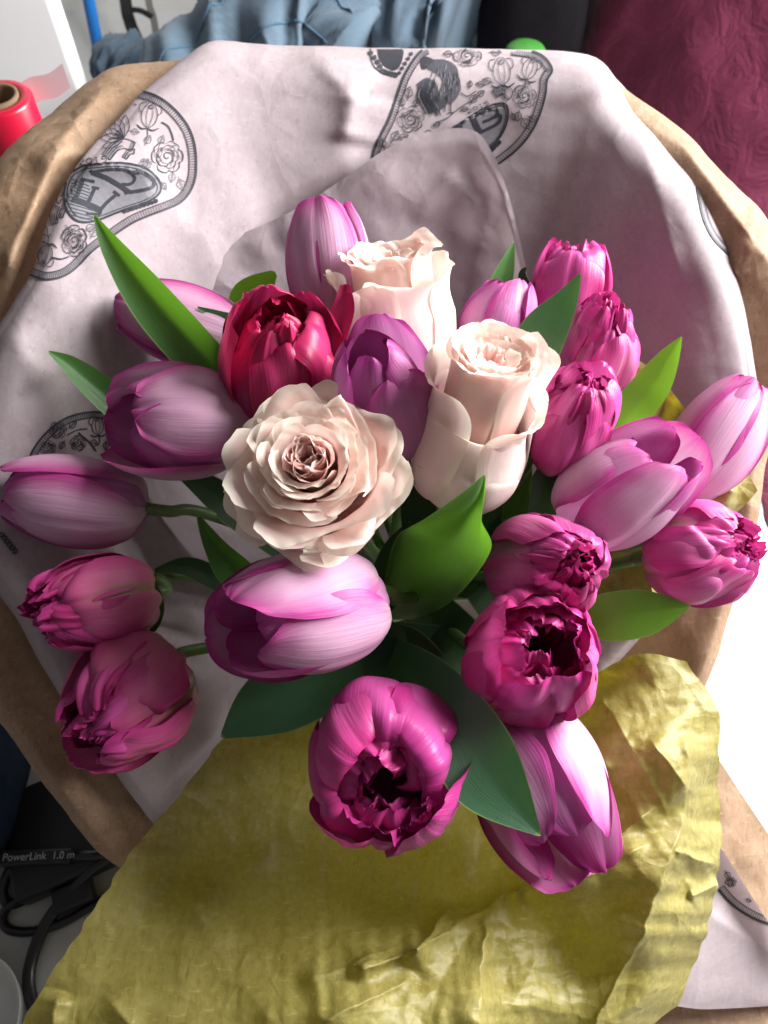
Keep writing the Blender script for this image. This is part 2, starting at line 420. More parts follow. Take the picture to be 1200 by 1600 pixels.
# jeans heaped behind the bouquet
def denim():
    m = NT('faded denim'); uv, u, v = m.uv(); o = m.obj()
    tw = m.n('TexWave', wave_type='BANDS', bands_direction='DIAGONAL'); tw.inputs['Scale'].default_value = 420; tw.inputs['Distortion'].default_value = 2
    m.t.links.new(o, tw.inputs['Vector'])
    a = m.noise(14, 4, o, 0.6); b = m.noise(300, 2, o)
    f = m.math('ADD', m.math('MULTIPLY', a, 1.1), m.math('MULTIPLY', m.math('SUBTRACT', tw.outputs['Fac'], 0.5), 0.22))
    f = m.math('ADD', f, m.math('MULTIPLY', m.math('SUBTRACT', b, 0.5), 0.3), clamp=True)
    c = m.mix(f, (0.05, 0.085, 0.125), (0.13, 0.185, 0.24))
    return m.surface(c, 0.85, 0, None, m.bump(m.math('ADD', b, tw.outputs['Fac']), 0.0006, 0.4), 0.15, 0.2)
M['denim'] = denim()
M['thread'] = plain('denim seam', (0.07, 0.13, 0.2), 0.85, 0.1, 0.3, 400, 0.0005)
M['worn'] = plain('worn frayed denim', (0.50, 0.56, 0.60), 0.9, 0.1, 0.25, 300, 0.001)
def jleg(pts, rad, seed, parent):
    n, ns = 70, 56
    q = cr(np.array(pts, float), np.linspace(0, 1, n)); path = Pn(q[:, 0], q[:, 1], q[:, 2])
    V = tube_verts(path, cr(rad, np.linspace(0, 1, n))[:, 0], ns)
    s = np.linspace(0, 1, n)[:, None]; a = np.linspace(0, 2 * math.pi, ns, endpoint=False)[None]
    ca, sa = np.cos(a), np.sin(a)
    wr = 0.012 * fbm(s * 9 + ca * 1.3, sa * 1.6 + s * 3, seed, 3) + 0.009 * (1 - np.abs(vn(s * 13 + 1.5 * ca, sa * 1.5, seed + 3))) ** 3
    cen = path[:, None]; dv = V - cen; L = np.linalg.norm(dv, axis=2, keepdims=True)
    V = cen + dv / L * (L + wr[..., None]); V[..., 2] = np.maximum(V[..., 2], 0.002)
    f = grid_faces(n, ns, True) + [tuple(range(ns))[::-1], tuple((n - 1) * ns + k for k in range(ns))]
    uu, vv = np.meshgrid(np.linspace(0, 1, n), np.linspace(0, 1, ns), indexing='ij')
    o = mesh_obj('trouser_leg', V.reshape(-1, 3), f, M['denim'], None, np.stack([vv, uu], -1).reshape(-1, 2))
    keep(o, parent); return V, o
je = empty('jeans', Matrix.Translation(ground(450, 130)))
tag(je, 'faded blue denim jeans heaped behind the wrapping paper', 'jeans')
bpy.context.view_layer.update()
V1, o1 = jleg([(185, 140, -0.57), (205, 128, -0.56), (240, 132, -0.55), (300, 145, -0.54)], [0.024, 0.036, 0.04, 0.03], 3, je)
V2, o2 = jleg([(245, 215, -0.49), (318, 150, -0.49), (405, 70, -0.49), (500, 55, -0.49), (560, 100, -0.48)], [0.045, 0.058, 0.072, 0.072, 0.06], 11, je)
V3, o3 = jleg([(470, -30, -0.54), (540, 10, -0.52), (620, 20, -0.50), (690, 30, -0.495), (708, 40, -0.49)], [0.07, 0.078, 0.068, 0.052, 0.045], 29, je)
for V_, j_, o_ in ((V2, 8, o2), (V2, 14, o2), (V3, 10, o3)):
    # stitched side seams: pick the strip of the leg that faces up and to the camera
    dirs = V_[20:60].mean(0) - V_[20:60].mean((0, 1)); sc_ = dirs @ np.array([0, -0.5, 0.85]); j0 = int(np.argmax(sc_))
    jj = (j0 + j_ - 10) % V_.shape[1]
    cpt = V_.mean(1); pth = V_[:, jj] + (V_[:, jj] - cpt) * 0.02
    keep(tube('seam', pth[3:-3], 0.0010, M['thread'], None, 6), o_)

# maroon embossed cloth
def velvet():
    m = NT('maroon cloth'); o = m.obj()
    a = m.noise(26, 5, o, 0.6, 1.2); b = m.noise(500, 2, o)
    vo = m.n('TexVoronoi', feature='SMOOTH_F1'); vo.inputs['Scale'].default_value = 16; m.t.links.new(o, vo.inputs['Vector'])
    c = m.mix(a, (0.095, 0.008, 0.028), (0.165, 0.016, 0.058))
    h = m.math('ADD', m.math('MULTIPLY', a, 1.0), m.math('MULTIPLY', vo.outputs['Distance'], 0.8))
    h = m.math('ADD', h, m.math('MULTIPLY', b, 0.06))
    return m.surface(c, 0.75, 0, None, m.bump(h, 0.008, 0.6), 0.2, 0.25)
M['maroon'] = velvet()
plan = np.array([(0.115, 1.13, .34, .0), (0.165, 1.02, .34, .0), (0.225, 1.10, .35, .0), (0.25, 1.03, .36, .01), (0.235, 0.93, .36, .03), (0.29, 0.86, .33, .12),
                 (0.33, 0.76, .24, .34), (0.37, 0.66, .20, .42), (0.372, 0.55, .16, .42), (0.358, 0.45, .13, .42), (0.352, 0.37, .1, .4), (0.36, 0.29, .07, .4)])
n, m_ = 140, 50
q = cr(plan, np.linspace(0, 1, n)); t_ = np.linspace(0, 1, m_)[None]
X = q[:, 0:1] + q[:, 3:4] * t_ ** 1.2 + 0.004 * fbm(np.linspace(0, 30, n)[:, None], t_ * 3, 2)
Y = q[:, 1:2] + 0.008 * fbm(np.linspace(0, 22, n)[:, None], t_ * 3 + 7, 5) + 0.02 * t_
Z = 0.002 + q[:, 2:3] * t_
V = np.stack([X, Y, Z], -1)
# rolled top that falls away behind, so the cloth has depth
k_ = np.linspace(0.1, 1, 12)[None]
ctop = V[:, -1][:, None]
back = np.stack([ctop[..., 0] + 0.06 * np.sin(k_ * math.pi / 2) + 0.05 * k_, ctop[..., 1] + 0.05 * k_, ctop[..., 2] * (1 - k_ ** 2 * 0.985) + 0.02 * np.sin(k_ * math.pi)], -1)
V = np.concatenate([V, back], 1)
dr = grid_obj('maroon_drape', V, M['maroon'])
tag(dr, 'dark maroon embossed cloth draped beside and behind the wrapping paper', 'drape')

# dark blob added to blacken the shaded gap and a green cap on it
M['gapshade'] = plain('gap shade black', (0.006, 0.005, 0.007), 0.9, 0.1, 0.3, 60, 0.002)
def blob(name, c, r, mat, parent=None, seed=0, amp=0.06, sq=2.6, nu=28, nv=40):
    th = np.linspace(0.001, math.pi - 0.001, nu)[:, None]; ph = np.linspace(0, 2 * math.pi, nv, endpoint=False)[None]
    def spw(x, p): return np.sign(x) * np.abs(x) ** (2 / p)
    x = spw(np.sin(th), sq) * spw(np.cos(ph), sq); y = spw(np.sin(th), sq) * spw(np.sin(ph), sq); z = spw(np.cos(th), sq) * np.ones_like(ph)
    k = 1 + amp * fbm(x * 2.2 + z, y * 2.2 - z, seed)
    V = np.stack([c[0] + r[0] * x * k, c[1] + r[1] * y * k, c[2] + r[2] * z * k], -1)
    return grid_obj(name, V, mat, parent, closed=True)
blobc = (0.168, 0.945, 0.135)
tag(blob('shade_blob', blobc, (0.062, 0.05, 0.132), M['gapshade'], None, 4, 0.03), 'dark blob added to blacken the shaded gap between jeans and maroon drape', 'filler')
M['green'] = plain('green plastic', (0.03, 0.16, 0.02), 0.4, 0.5, 0.1, 30)
g = P(820, 90, -0.43)
gc = empty('green_cup', Matrix.Translation((g.x, g.y, 0.0)))
tag(gc, 'small green plastic cup peeking over the top edge of the paper', 'cup')
hh = g.z + 0.006
prof = [(0.0001, 0.001), (0.013, 0.001), (0.0145, 0.02), (0.017, hh * 0.6), (0.019, hh - 0.002), (0.0195, hh), (0.0182, hh), (0.017, hh - 0.01), (0.012, 0.012), (0.0001, 0.01)]
a = np.linspace(0, 2 * math.pi, 36, endpoint=False)
V = np.array([[(r * math.cos(t), r * math.sin(t), z) for t in a] for r, z in prof])
grid_obj('cup_wall', V, M['green'], gc, closed=True)
lidp = [(0.0001, hh + 0.007), (0.01, hh + 0.0065), (0.018, hh + 0.004), (0.0205, hh + 0.001), (0.0205, hh - 0.004)]
V = np.array([[(r * math.cos(t), r * math.sin(t), z) for t in a] for r, z in lidp])
grid_obj('lid', V, M['green'], gc, closed=True)

# red roll
M['redfoil'] = plain('red foil', (0.50, 0.006, 0.035), 0.28, 0.6, 0.1, 25, 0.0)
M['core'] = plain('cardboard core', (0.20, 0.13, 0.08), 0.8, 0.2, 0.2, 120, 0.0004)
M['label'] = plain('white label', (0.72, 0.66, 0.66), 0.5, 0.4, 0.05, 60)
M['film'] = plain('pale pink film', (0.62, 0.47, 0.50), 0.3, 0.5, 0.06, 80)
rc = P(-6, 152, -0.235)
rr = empty('foil_roll', Matrix.Translation((rc.x, rc.y, 0)))
tag(rr, 'red foil roll with a brown cardboard core standing in front of the cabinet', 'roll')
H = rc.z; ro, ri = 0.0265, 0.0165
a = np.linspace(0, 2 * math.pi, 56, endpoint=False)
def lathe(name, prof, mat, par):
    V = np.array([[(r * math.cos(t), r * math.sin(t), z) for t in a] for r, z in prof]); return grid_obj(name, V, mat, par, closed=True)
lathe('foil', [(ri + .001, H - .002), (ri + .002, H), (ro - .002, H), (ro, H - .0025), (ro, 0.002), (ro - .002, 0.0005), (ri + .001, .0005)], M['redfoil'], rr)
lathe('core', [(ri - .003, 0.0005), (ri - .003, H + .0005), (ri - .002, H + .002), (ri + .0004, H + .002), (ri + .0007, H - .004), (ri + .0007, .0005)], M['core'], rr)
aa = np.linspace(R(-75), R(15), 20)[:, None]; zz = np.linspace(H - 0.085, H - 0.028, 12)[None]
wob = 0.006 * np.sin(aa * 5)
V = np.stack([(ro + .0006) * np.cos(aa) + 0 * zz, (ro + .0006) * np.sin(aa) + 0 * zz, zz + wob], -1)
lb = grid_obj('label', V, M['label'], rr)
for k in range(4):
    aa2 = np.linspace(R(-52), R(-8), 12)[:, None]; z0 = H - 0.045 - k * 0.009
    zz2 = np.linspace(z0, z0 + 0.003, 2)[None]
    V = np.stack([(ro + .001) * np.cos(aa2) + 0 * zz2, (ro + .001) * np.sin(aa2) + 0 * zz2, zz2 + 0.006 * np.sin(aa2 * 5)], -1)
    grid_obj('print_stripe', V, M['redfoil'], lb)
V = np.zeros((10, 6, 3))
for i in range(10):
    for j in range(6):
        V[i, j] = (0.012 + 0.004 * i, ro - 0.004 + 0.0008 * i, H - 0.002 - 0.019 * j / 5 + 0.0012 * i + 0.0015 * math.sin(i * .8))
grid_obj('film_tail', V, M['film'], rr)

# adapter, cables and other clutter at the lower left
M['plug'] = plain('black plastic', (0.014, 0.015, 0.018), 0.42, 0.5, 0.2, 300, 0.0002)
M['cable'] = plain('black cable', (0.012, 0.013, 0.017), 0.33, 0.6, 0.15, 90)
M['navy'] = plain('navy cloth', (0.010, 0.022, 0.045), 0.8, 0.2, 0.35, 40, 0.001)
ga = ground(110, 1318); Mx = Matrix.Translation((ga.x, ga.y, 0)) @ Matrix.Rotation(R(24), 4, 'Z')
ad = empty('power_adapter', Mx)
tag(ad, 'black power adapter brick lying on the table under the brown paper', 'adapter')
box_mesh('case', (-0.036, -0.03, 0.001), (0.05, 0.045, 0.026), M['plug'], ad, 0.004)
box_mesh('plug_socket', (-0.014, -0.046, 0.006), (0.012, -0.0305, 0.02), M['plug'], ad, 0.002)
c0 = ground(-30, 1343, 0.034); c1 = ground(112, 1337, 0.034); ang = math.atan2(c1.y - c0.y, c1.x - c0.x)
Mx = Matrix.Translation((c0.x, c0.y, 0.026)) @ Matrix.Rotation(ang, 4, 'Z')
pl = empty('cable_connector', Mx)
tag(pl, 'black cable connector with pale lettering resting on the adapter', 'connector')
L = (c1 - c0).length
box_mesh('housing', (0, -0.005, 0.0012), (L, 0.005, 0.011), M['plug'], pl, 0.0022)
tube('strain_relief', [(L - 0.002, 0, 0.006), (L + 0.01, 0, 0.006), (L + 0.03, 0.001, 0.004)], [0.0042, 0.0036, 0.0028], M['cable'], pl, 12)
fc = bpy.data.curves.new('lettering', 'FONT'); fc.body = 'PowerLink  1.0 m'; fc.size = 0.0068; fc.align_x = 'LEFT'; fc.align_y = 'CENTER'
to = bpy.data.objects.new('lettering', fc); link(to, pl); to.location = (0.016, 0, 0.0113)
bpy.context.view_layer.update()
dg = bpy.context.evaluated_depsgraph_get(); tm = bpy.data.meshes.new_from_object(to.evaluated_get(dg)); bpy.data.objects.remove(to)
M['lettering'] = plain('pale lettering', (0.55, 0.56, 0.58), 0.6)
tm.materials.clear(); tm.materials.append(M['lettering'])
to = bpy.data.objects.new('lettering', tm); link(to, pl); to.location = (0.016, 0, 0.0113)
def cable(pts, r, label, z=None):
    q = cr(np.array([p if len(p) == 3 else (*p, r) for p in pts], float), np.linspace(0, 1, 70))
    path = np.array([ground(a_, b_, c_) for a_, b_, c_ in q])
    return tag(tube('power_cable', path, r, M['cable'], None, 12), label, 'cable')
cable([(200, 1325, .02), (150, 1352, .022), (112, 1390, .016), (74, 1440, .006), (52, 1490), (45, 1540), (60, 1600)], 0.0042, 'thick glossy black power cable curving out from under the brown paper')
cable([(16, 1356, .012), (4, 1390, .008), (14, 1412), (40, 1405), (75, 1383), (118, 1368, .008), (165, 1345, .018)], 0.0036, 'black power cable looped below the lettered connector')
cable([(40, 1398, .0085), (14, 1416, .0075), (4, 1436), (14, 1452), (45, 1456), (90, 1445), (140, 1418), (190, 1390)], 0.0032, 'thin black power cable making a loop on the white table')
cable([(70, 1262, .006), (45, 1300, .005), (22, 1340, .004), (8, 1372, .004), (-30, 1420)], 0.0032, 'black cable running beside the navy cloth under the connector')
nb = ground(-10, 1235)
tag(blob('navy_cushion', (nb.x - 0.012, nb.y + 0.005, 0.052), (0.05, 0.075, 0.05), M['navy'], None, 9, 0.04, 3.2), 'dark navy cloth cushion at the edge of the brown paper', 'cushion')
bw = ground(-28, 1592); bo = empty('white_bowl', Matrix.Translation((bw.x, bw.y, 0.0005)))
tag(bo, 'white ceramic bowl with a green mark beside the olive tissue', 'bowl')
M['ceramic'] = plain('white ceramic', (0.74, 0.75, 0.74), 0.2, 0.6, 0.03, 20)
lathe('bowl_wall', [(0.0001, .001), (.02, .001), (.024, .004), (.032, .014), (.0365, .03), (.0372, .0315), (.036, .0318), (.033, .025), (.026, .010), (.0001, .006)], M['ceramic'], bo)
aa = np.linspace(R(-25), R(25), 10)[:, None]; zz = np.linspace(0, 1, 5)[None]
V = np.stack([(0.0275 + .0048 * zz) * np.cos(aa), (0.0275 + .0048 * zz) * np.sin(aa), 0.0125 + .0105 * zz + 0 * aa], -1)
grid_obj('green_mark', V, M['green'], bo)
# ------------------------------------------------------------------ wrapping paper
BIND = (640, 925, -0.215)           # where the stems are tied, deep inside the wrap
def crease(px, py, lines):
    """folds: (x0,y0,x1,y1,height,width,side) - a sharp ridge, steeper on one side"""
    s = 0
    for x0, y0, x1, y1, h, wd, side in lines:
        dx, dy = x1 - x0, y1 - y0; L = math.hypot(dx, dy); dx /= L; dy /= L
        al = (px - x0) * dx + (py - y0) * dy; ac = (px - x0) * -dy + (py - y0) * dx
        fade = sstep(-0.15 * L, 0.12 * L, al) * sstep(1.15 * L, 0.88 * L, al)
        wl = np.where(ac > 0, wd * (1 + side), wd * (1 - side))
        s = s + h * fade * np.exp(-np.abs(ac) / wl)
    return s

def bowl(name, rim, mat, nA=220, nT=110, t0=0.06, sag=0.03, lip=0.035, und=0.006, seed=0, extra=None, gpow=0.75, off=0.0, lips=None, parent=None, tmax=1.18, sh=0.0, wob=0.0, cramp=0.0013):
    rim = np.array(rim, float)
    ch = np.concatenate([[0], np.cumsum(np.hypot(*np.diff(rim[:, :2], axis=0).T))]); ch /= ch[-1]
    s = np.linspace(0, 1, nA); idx = np.interp(s, ch, np.linspace(0, 1, len(rim)))
    r = cr(rim, idx)
    r[:, 0] += wob * fbm(s * 60, s * 0, seed + 3, 3); r[:, 1] += wob * fbm(s * 60, s * 0 + 9, seed + 4, 3)
    t = np.linspace(t0, tmax, nT)
    T = t[None]
    rho = np.where(T < 0.9, T, 0.9 + 0.1 * np.sin(np.clip((T - 0.9) / 0.2, 0, 1.4) * math.pi / 2))
    lp = lip if lips is None else cr(np.array(lips, float), s)[:, 0:1]
    drop = np.where(T < 0.9, 0, lp * (1 - np.cos(np.clip((T - 0.9) / 0.2, 0, 1.4) * math.pi / 2)))
    px = BIND[0] + (r[:, 0:1] - BIND[0]) * rho; py = BIND[1] + (r[:, 1:2] - BIND[1]) * rho
    d = BIND[2] + off * np.minimum(T * 4, 1) + (r[:, 2:3] - BIND[2] - off) * ((1 - sh) * np.minimum(T, 1.0) ** gpow + sh * sstep(0.15, 0.88, T)) - sag * np.sin(np.clip(T, 0, 1) * math.pi) ** 1.5 - drop
    w_ = sstep(0.25, 0.8, T)
    d = d + und * w_ * fbm(s[:, None] * 14, T * 1.3, seed, 2)
    d = d + cramp * w_ * crumple(px, py, seed + 1, 190.0, 4) + 0.00022 * crumple(px, py, seed + 8, 45.0, 4)
    if extra is not None: d = d + extra(px, py) * np.where(T < 1.02, 1, 0.6)
    V = Pn(px, py, d)
    V[..., 2] = np.maximum(V[..., 2], 0.004)
    return grid_obj(name, V, mat, parent), V

def patch(name, ctrl, mat, nu=150, nv=150, extra=None, parent=None, trim=None, zmin=0.004):
    c = np.array(ctrl, float)
    a = np.stack([cr(c[i], np.linspace(0, 1, nv)) for i in range(len(c))], 0)
    g = np.stack([cr(a[:, j], np.linspace(0, 1, nu)) for j in range(nv)], 1)
    px, py, d = g[..., 0], g[..., 1], g[..., 2]
    if extra is not None: d = d + extra(px, py)
    if trim is not None:
        px, py = trim(px, py)
    V = Pn(px, py, d); V[..., 2] = np.maximum(V[..., 2], zmin)
    return grid_obj(name, V, mat, parent), V

# brown kraft outside
kr = [(420, 1420, -.14), (300, 1400, -.12), (175, 1352, -.088), (92, 1255, -.068), (28, 1165, -.062), (-25, 1085, -.06), (-110, 900, -.07), (-130, 620, -.075), (-85, 400, -.08),
      (0, 250, -.085), (95, 163, -.10), (165, 108, -.112), (235, 96, -.12), (330, 88, -.128), (480, 92, -.14), (700, 92, -.148), (900, 102, -.145), (1005, 158, -.135), (1075, 212, -.13), (1132, 272, -.122), (1202, 348, -.115),
      (1262, 480, -.105), (1255, 610, -.10), (1205, 700, -.098), (1178, 850, -.098), (1142, 955, -.10), (1100, 1078, -.105), (1030, 1180, -.11), (930, 1260, -.12)]
kx = lambda px, py: crease(px, py, [(92, 235, 10, 420, .012, 22, .5), (92, 235, 160, 250, .006, 14, 0), (30, 1230, 230, 1270, .004, 40, 0), (1150, 430, 1170, 380, .006, 14, .2), (1060, 215, 1195, 400, .005, 22, .5), (60, 260, 150, 150, .004, 20, .4), (-20, 640, 20, 400, .005, 24, .3)])
ko, VK = bowl('kraft_paper', kr, M['kraft'], extra=kx, seed=5, sh=0.65, und=.003, wob=2.2, cramp=.0028, tmax=1.12, nA=300, nT=150, sag=0.035, off=-0.012, lips=[.008, .008, .012, .018, .018, .02, .025, .03, .022, .012, .008, .008, .01, .01])
tag(ko, 'brown kraft paper forming the outermost layer of the flared wrap', 'wrapping paper')
# below the tie the kraft closes round the stems down to the table
bp = P(*BIND); foot = Vector((bp.x - 0.005, bp.y + 0.01, 0.004))
nT_, nA_ = 24, 60
V = np.zeros((nT_, nA_, 3))
for i in range(nT_):
    t = i / (nT_ - 1); c = np.array(bp) * (1 - t) + np.array(foot) * t; c[2] = bp.z - 0.004 + (0.004 - bp.z + 0.004) * t
    for j in range(nA_):
        an = 2 * math.pi * j / nA_; rr_ = 0.026 + 0.012 * t ** 2 + 0.0025 * math.sin(an * 9 + t * 2)
        V[i, j] = c + np.array([math.cos(an), math.sin(an), 0]) * rr_
keep_parent = ko
grid_obj('paper_foot', V, M['kraft'], ko, closed=True)

# white printed paper inside it
pr = [(380, 1400, -.13), (300, 1345, -.11), (238, 1284, -.09), (170, 1195, -.06), (90, 1080, -.052), (30, 975, -.057), (-25, 880, -.062), (-60, 720, -.066), (-25, 560, -.068), (22, 470, -.072), (52, 420, -.074), (80, 330, -.08), (118, 262, -.088), (165, 205, -.096), (225, 142, -.105),
      (285, 92, -.112), (332, 64, -.118), (400, 68, -.124), (500, 73, -.13), (640, 75, -.136), (780, 77, -.137), (918, 86, -.132), (965, 125, -.128), (1010, 178, -.122), (1054, 226, -.118), (1093, 266, -.114), (1128, 346, -.108), (1153, 440, -.10), (1175, 540, -.096), (1184, 640, -.094), (1160, 770, -.094), (1105, 870, -.098), (1045, 945, -.105), (980, 1020, -.11), (900, 1100, -.12)]
px_ = lambda px, py: (crease(px, py, [(92, 236, 250, 275, .006, 26, .3), (470, 70, 548, 150, .005, 50, -.7), (548, 150, 535, 215, .006, 40, -.7), (925, 70, 948, 150, .008, 26, .6), (1000, 190, 1060, 430, .004, 30, 0),
                      (250, 300, 120, 380, .004, 40, 0), (600, 235, 820, 150, .0045, 26, .6), (300, 380, 560, 240, .006, 60, .2), (175, 560, 170, 470, .004, 14, .3), (60, 600, 20, 520, .005, 40, 0)])
                      + 0.0022 * fbm(px / 190, py / 190, 44, 1))
po, VP = bowl('printed_paper', pr, M['printed'], nA=300, nT=140, extra=px_, seed=21, sag=0.024, off=0.004, und=0.0015, sh=0.65, wob=1.2, lips=[.0, .0, .01, .02, .02, .02, .01, .006, .004, .01, .03, .04, .04, .04, .045, .035, .016, .008, .006, .01, .01])
tag(po, 'white wrapping paper printed with black rooster and rose emblems lining the kraft', 'wrapping paper')

# a second, thinner sheet in front of it behind the flowers
vr = [(300, 880, -.12), (215, 760, -.115), (195, 620, -.115), (232, 470, -.13), (300, 385, -.138), (385, 362, -.142), (465, 325, -.142), (535, 280, -.14), (600, 235, -.137), (660, 208, -.136), (735, 202, -.135), (770, 240, -.134), (800, 320, -.132), (828, 450, -.128), (850, 560, -.125), (900, 700, -.13)]
vx = lambda px, py: crease(px, py, [(700, 270, 745, 320, .004, 20, .3), (700, 270, 660, 340, .003, 26, 0), (700, 400, 640, 460, .003, 16, 0), (710, 440, 730, 380, .002, 12, 0)]) + 0.0012 * crumple(px, py, 77, 70.0, 4)
vo_, VV = bowl('inner_wrapping_sheet', vr, M['vellum'], nA=160, nT=80, extra=vx, seed=31, sag=0.012, off=0.014, lip=0.0, und=0.003, tmax=1.1)
tag(vo_, 'thin lilac grey sheet with an arched edge just behind the roses', 'wrapping paper')

# olive tissue in front
oc = [[(352, 1150, -.115), (480, 1130, -.125), (640, 1110, -.13), (800, 1090, -.12), (910, 1062, -.095), (1000, 1022, -.070), (1075, 1035, -.062)],
      [(285, 1232, -.085), (450, 1235, -.108), (620, 1235, -.108), (790, 1230, -.10), (935, 1165, -.058), (1030, 1130, -.050), (1122, 1112, -.066)],
      [(205, 1332, -.060), (420, 1365, -.072), (610, 1390, -.070), (770, 1385, -.066), (900, 1330, -.050), (1035, 1260, -.042), (1120, 1225, -.068)],
      [(112, 1475, -.034), (370, 1490, -.030), (580, 1510, -.020), (740, 1510, -.030), (885, 1465, -.048), (1020, 1400, -.028), (1126, 1330, -.064)],
      [(42, 1585, -.022), (340, 1600, -.008), (560, 1610, .006), (720, 1600, -.008), (880, 1560, -.040), (1005, 1520, -.030), (1105, 1450, -.068)],
      [(-30, 1700, -.020), (310, 1720, -.004), (540, 1730, .010), (700, 1720, -.006), (860, 1680, -.042), (960, 1640, -.045), (1060, 1570, -.080)]]
OL = [(560, 1520, 660, 1478, .012, 26, -.5), (660, 1478, 800, 1392, .008, 24, .5), (800, 1392, 880, 1372, .009, 16, .2), (640, 1500, 700, 1420, .012, 22, .5), (480, 1530, 590, 1500, .006, 20, .2),
      (880, 1378, 1010, 1270, .010, 30, .5), (1040, 1270, 985, 1165, .004, 34, -.3), (985, 1165, 940, 1090, .005, 30, -.3), (1020, 1160, 1075, 1235, .008, 26, .3), (1065, 1290, 1000, 1470, .010, 30, .5), (1075, 1160, 1065, 1290, .008, 32, .4),
      (1000, 1470, 905, 1640, .010, 30, .4), (880, 1390, 1000, 1325, .007, 20, -.3), (760, 1440, 745, 1640, .010, 34, .6), (500, 1600, 640, 1530, .006, 20, -.3), (90, 1560, 70, 1650, .008, 20, .2), (170, 1560, 230, 1640, .005, 24, 0),
      (300, 1420, 430, 1330, .004, 40, .1), (250, 1360, 320, 1440, .003, 16, .2), (890, 1130, 950, 1200, .005, 20, .4), (950, 1200, 1010, 1290, .003, 26, -.4), (1080, 1400, 1120, 1380, .008, 14, 0), (1060, 1330, 1115, 1350, .007, 12, .4)]
def ox(px, py):
    right = sstep(620, 900, px + 0.35 * (py - 1300))
    c1 = facets(px + 14 * vn(px / 40, py / 40, 3), py + 14 * vn(px / 40, py / 40, 4), 61, 105.0) - 0.5
    c2 = facets(px, py, 62, 44.0) - 0.5
    return crease(px, py, OL) + crumple(px, py, 66, 150.0, 6) * (0.0025 + 0.0030 * right) + crumple(px, py, 67, 58.0, 6) * (0.0003 + 0.0010 * right) + crumple(px, py, 68, 26.0, 5) * (0.00005 + .0003 * right) + 0.004 * fbm(px / 160, py / 160, 63, 1)
def otrim(px, py):
    return px + 3 * vn(px * 0 + 1, py / 18, 71), py + 2.0 * vn(px / 16, py * 0, 72)
oo, VO = patch('tissue_paper', oc, M['olive'], 320, 360, ox, None, otrim)
tag(oo, 'crumpled olive green tissue paper folded out in front of the flowers', 'tissue paper')
# olive tissue showing between the tulips on the right
oc2 = [[(955, 575, -.075), (990, 560, -.075), (1040, 600, -.078), (1110, 690, -.080), (1152, 716, -.078), (1184, 766, -.082)],
       [(925, 680, -.095), (985, 690, -.09), (1040, 720, -.088), (1085, 770, -.085), (1120, 790, -.083), (1165, 788, -.086)],
       [(900, 810, -.11), (965, 810, -.098), (1015, 830, -.095), (1050, 850, -.095), (1085, 850, -.095), (1100, 850, -.10)],
       [(880, 960, -.12), (940, 950, -.105), (990, 945, -.10), (1020, 935, -.10), (1045, 925, -.10), (1060, 915, -.105)]]
OL2 = [(1010, 800, 1020, 940, .010, 16, .5), (960, 820, 1040, 790, .010, 14, .2), (1090, 740, 1150, 770, .008, 14, .3), (985, 580, 1010, 680, .008, 12, .3)]
ox2 = lambda px, py: crease(px, py, OL2) + 0.004 * crumple(px, py, 91, 60.0, 5)
o2_, _ = patch('tissue_paper', oc2, M['olive'], 90, 90, ox2)
tag(o2_, 'smaller olive tissue sheet tucked between the tulips beside the brown paper', 'tissue paper')

# folded-back corner of the wrap lying on the table at the lower right
kc = [[(1060, 1120, -.12), (1112, 1172, -.125), (1165, 1250, -.13), (1260, 1392, -.135)],
      [(1060, 1210, -.115), (1115, 1270, -.12), (1180, 1370, -.123), (1260, 1490, -.128)],
      [(1060, 1230, -.112), (1122, 1318, -.117), (1190, 1425, -.12), (1262, 1540, -.125)]]
k2, _ = patch('kraft_paper', kc, M['kraft'], 50, 60, lambda px, py: 0.002 * fbm(px / 60, py / 60, 12, 2))
tag(k2, 'brown kraft corner with a straight cut edge next to the olive tissue', 'wrapping paper')
wc = [[(1040, 1200, -.122), (1110, 1290, -.134), (1190, 1400, -.146), (1290, 1540, -.158)],
      [(1020, 1370, -.112), (1100, 1420, -.124), (1190, 1480, -.138), (1290, 1560, -.152)],
      [(1000, 1500, -.106), (1080, 1530, -.118), (1180, 1545, -.132), (1290, 1580, -.146)],
      [(980, 1556, -.106), (1070, 1574, -.118), (1130, 1576, -.126), (1290, 1566, -.146)]]
w2, VW = patch('printed_paper', wc, M['printed'], 60, 60, lambda px, py: crease(px, py, [(1110, 1430, 1220, 1500, .006, 40, 0)]), zmin=0.008)
tag(w2, 'white printed paper corner under the brown corner at the olive tissue', 'wrapping paper')
bc = [[(960, 1520, -.145), (1060, 1540, -.15), (1160, 1545, -.155), (1300, 1540, -.16)], [(940, 1640, -.135), (1040, 1660, -.14), (1160, 1660, -.145), (1300, 1650, -.15)], [(930, 1740, -.125), (1040, 1750, -.13), (1160, 1750, -.135), (1300, 1750, -.14)]]
k3, _ = patch('kraft_paper', bc, M['kraftpale'] if 'kraftpale' in M else M['kraft'], 30, 30, lambda px, py: 0.002 * fbm(px / 60, py / 60, 15, 2))
tag(k3, 'brown kraft sheet under the white printed corner', 'wrapping paper')
# ------------------------------------------------------------------ flowers
def flower_frame(base, tip):
    b = P(*base); t = P(*tip); z = (t - b); H = z.length; z.normalize()
    tc = (CAM - b).normalized(); x = tc - z * tc.dot(z)
    if x.length < 1e-4: x = UPV - z * UPV.dot(z)
    x.normalize(); y = z.cross(x)
    Mx = Matrix((x, y, z)).transposed().to_4x4(); Mx.translation = b
    return Mx, H

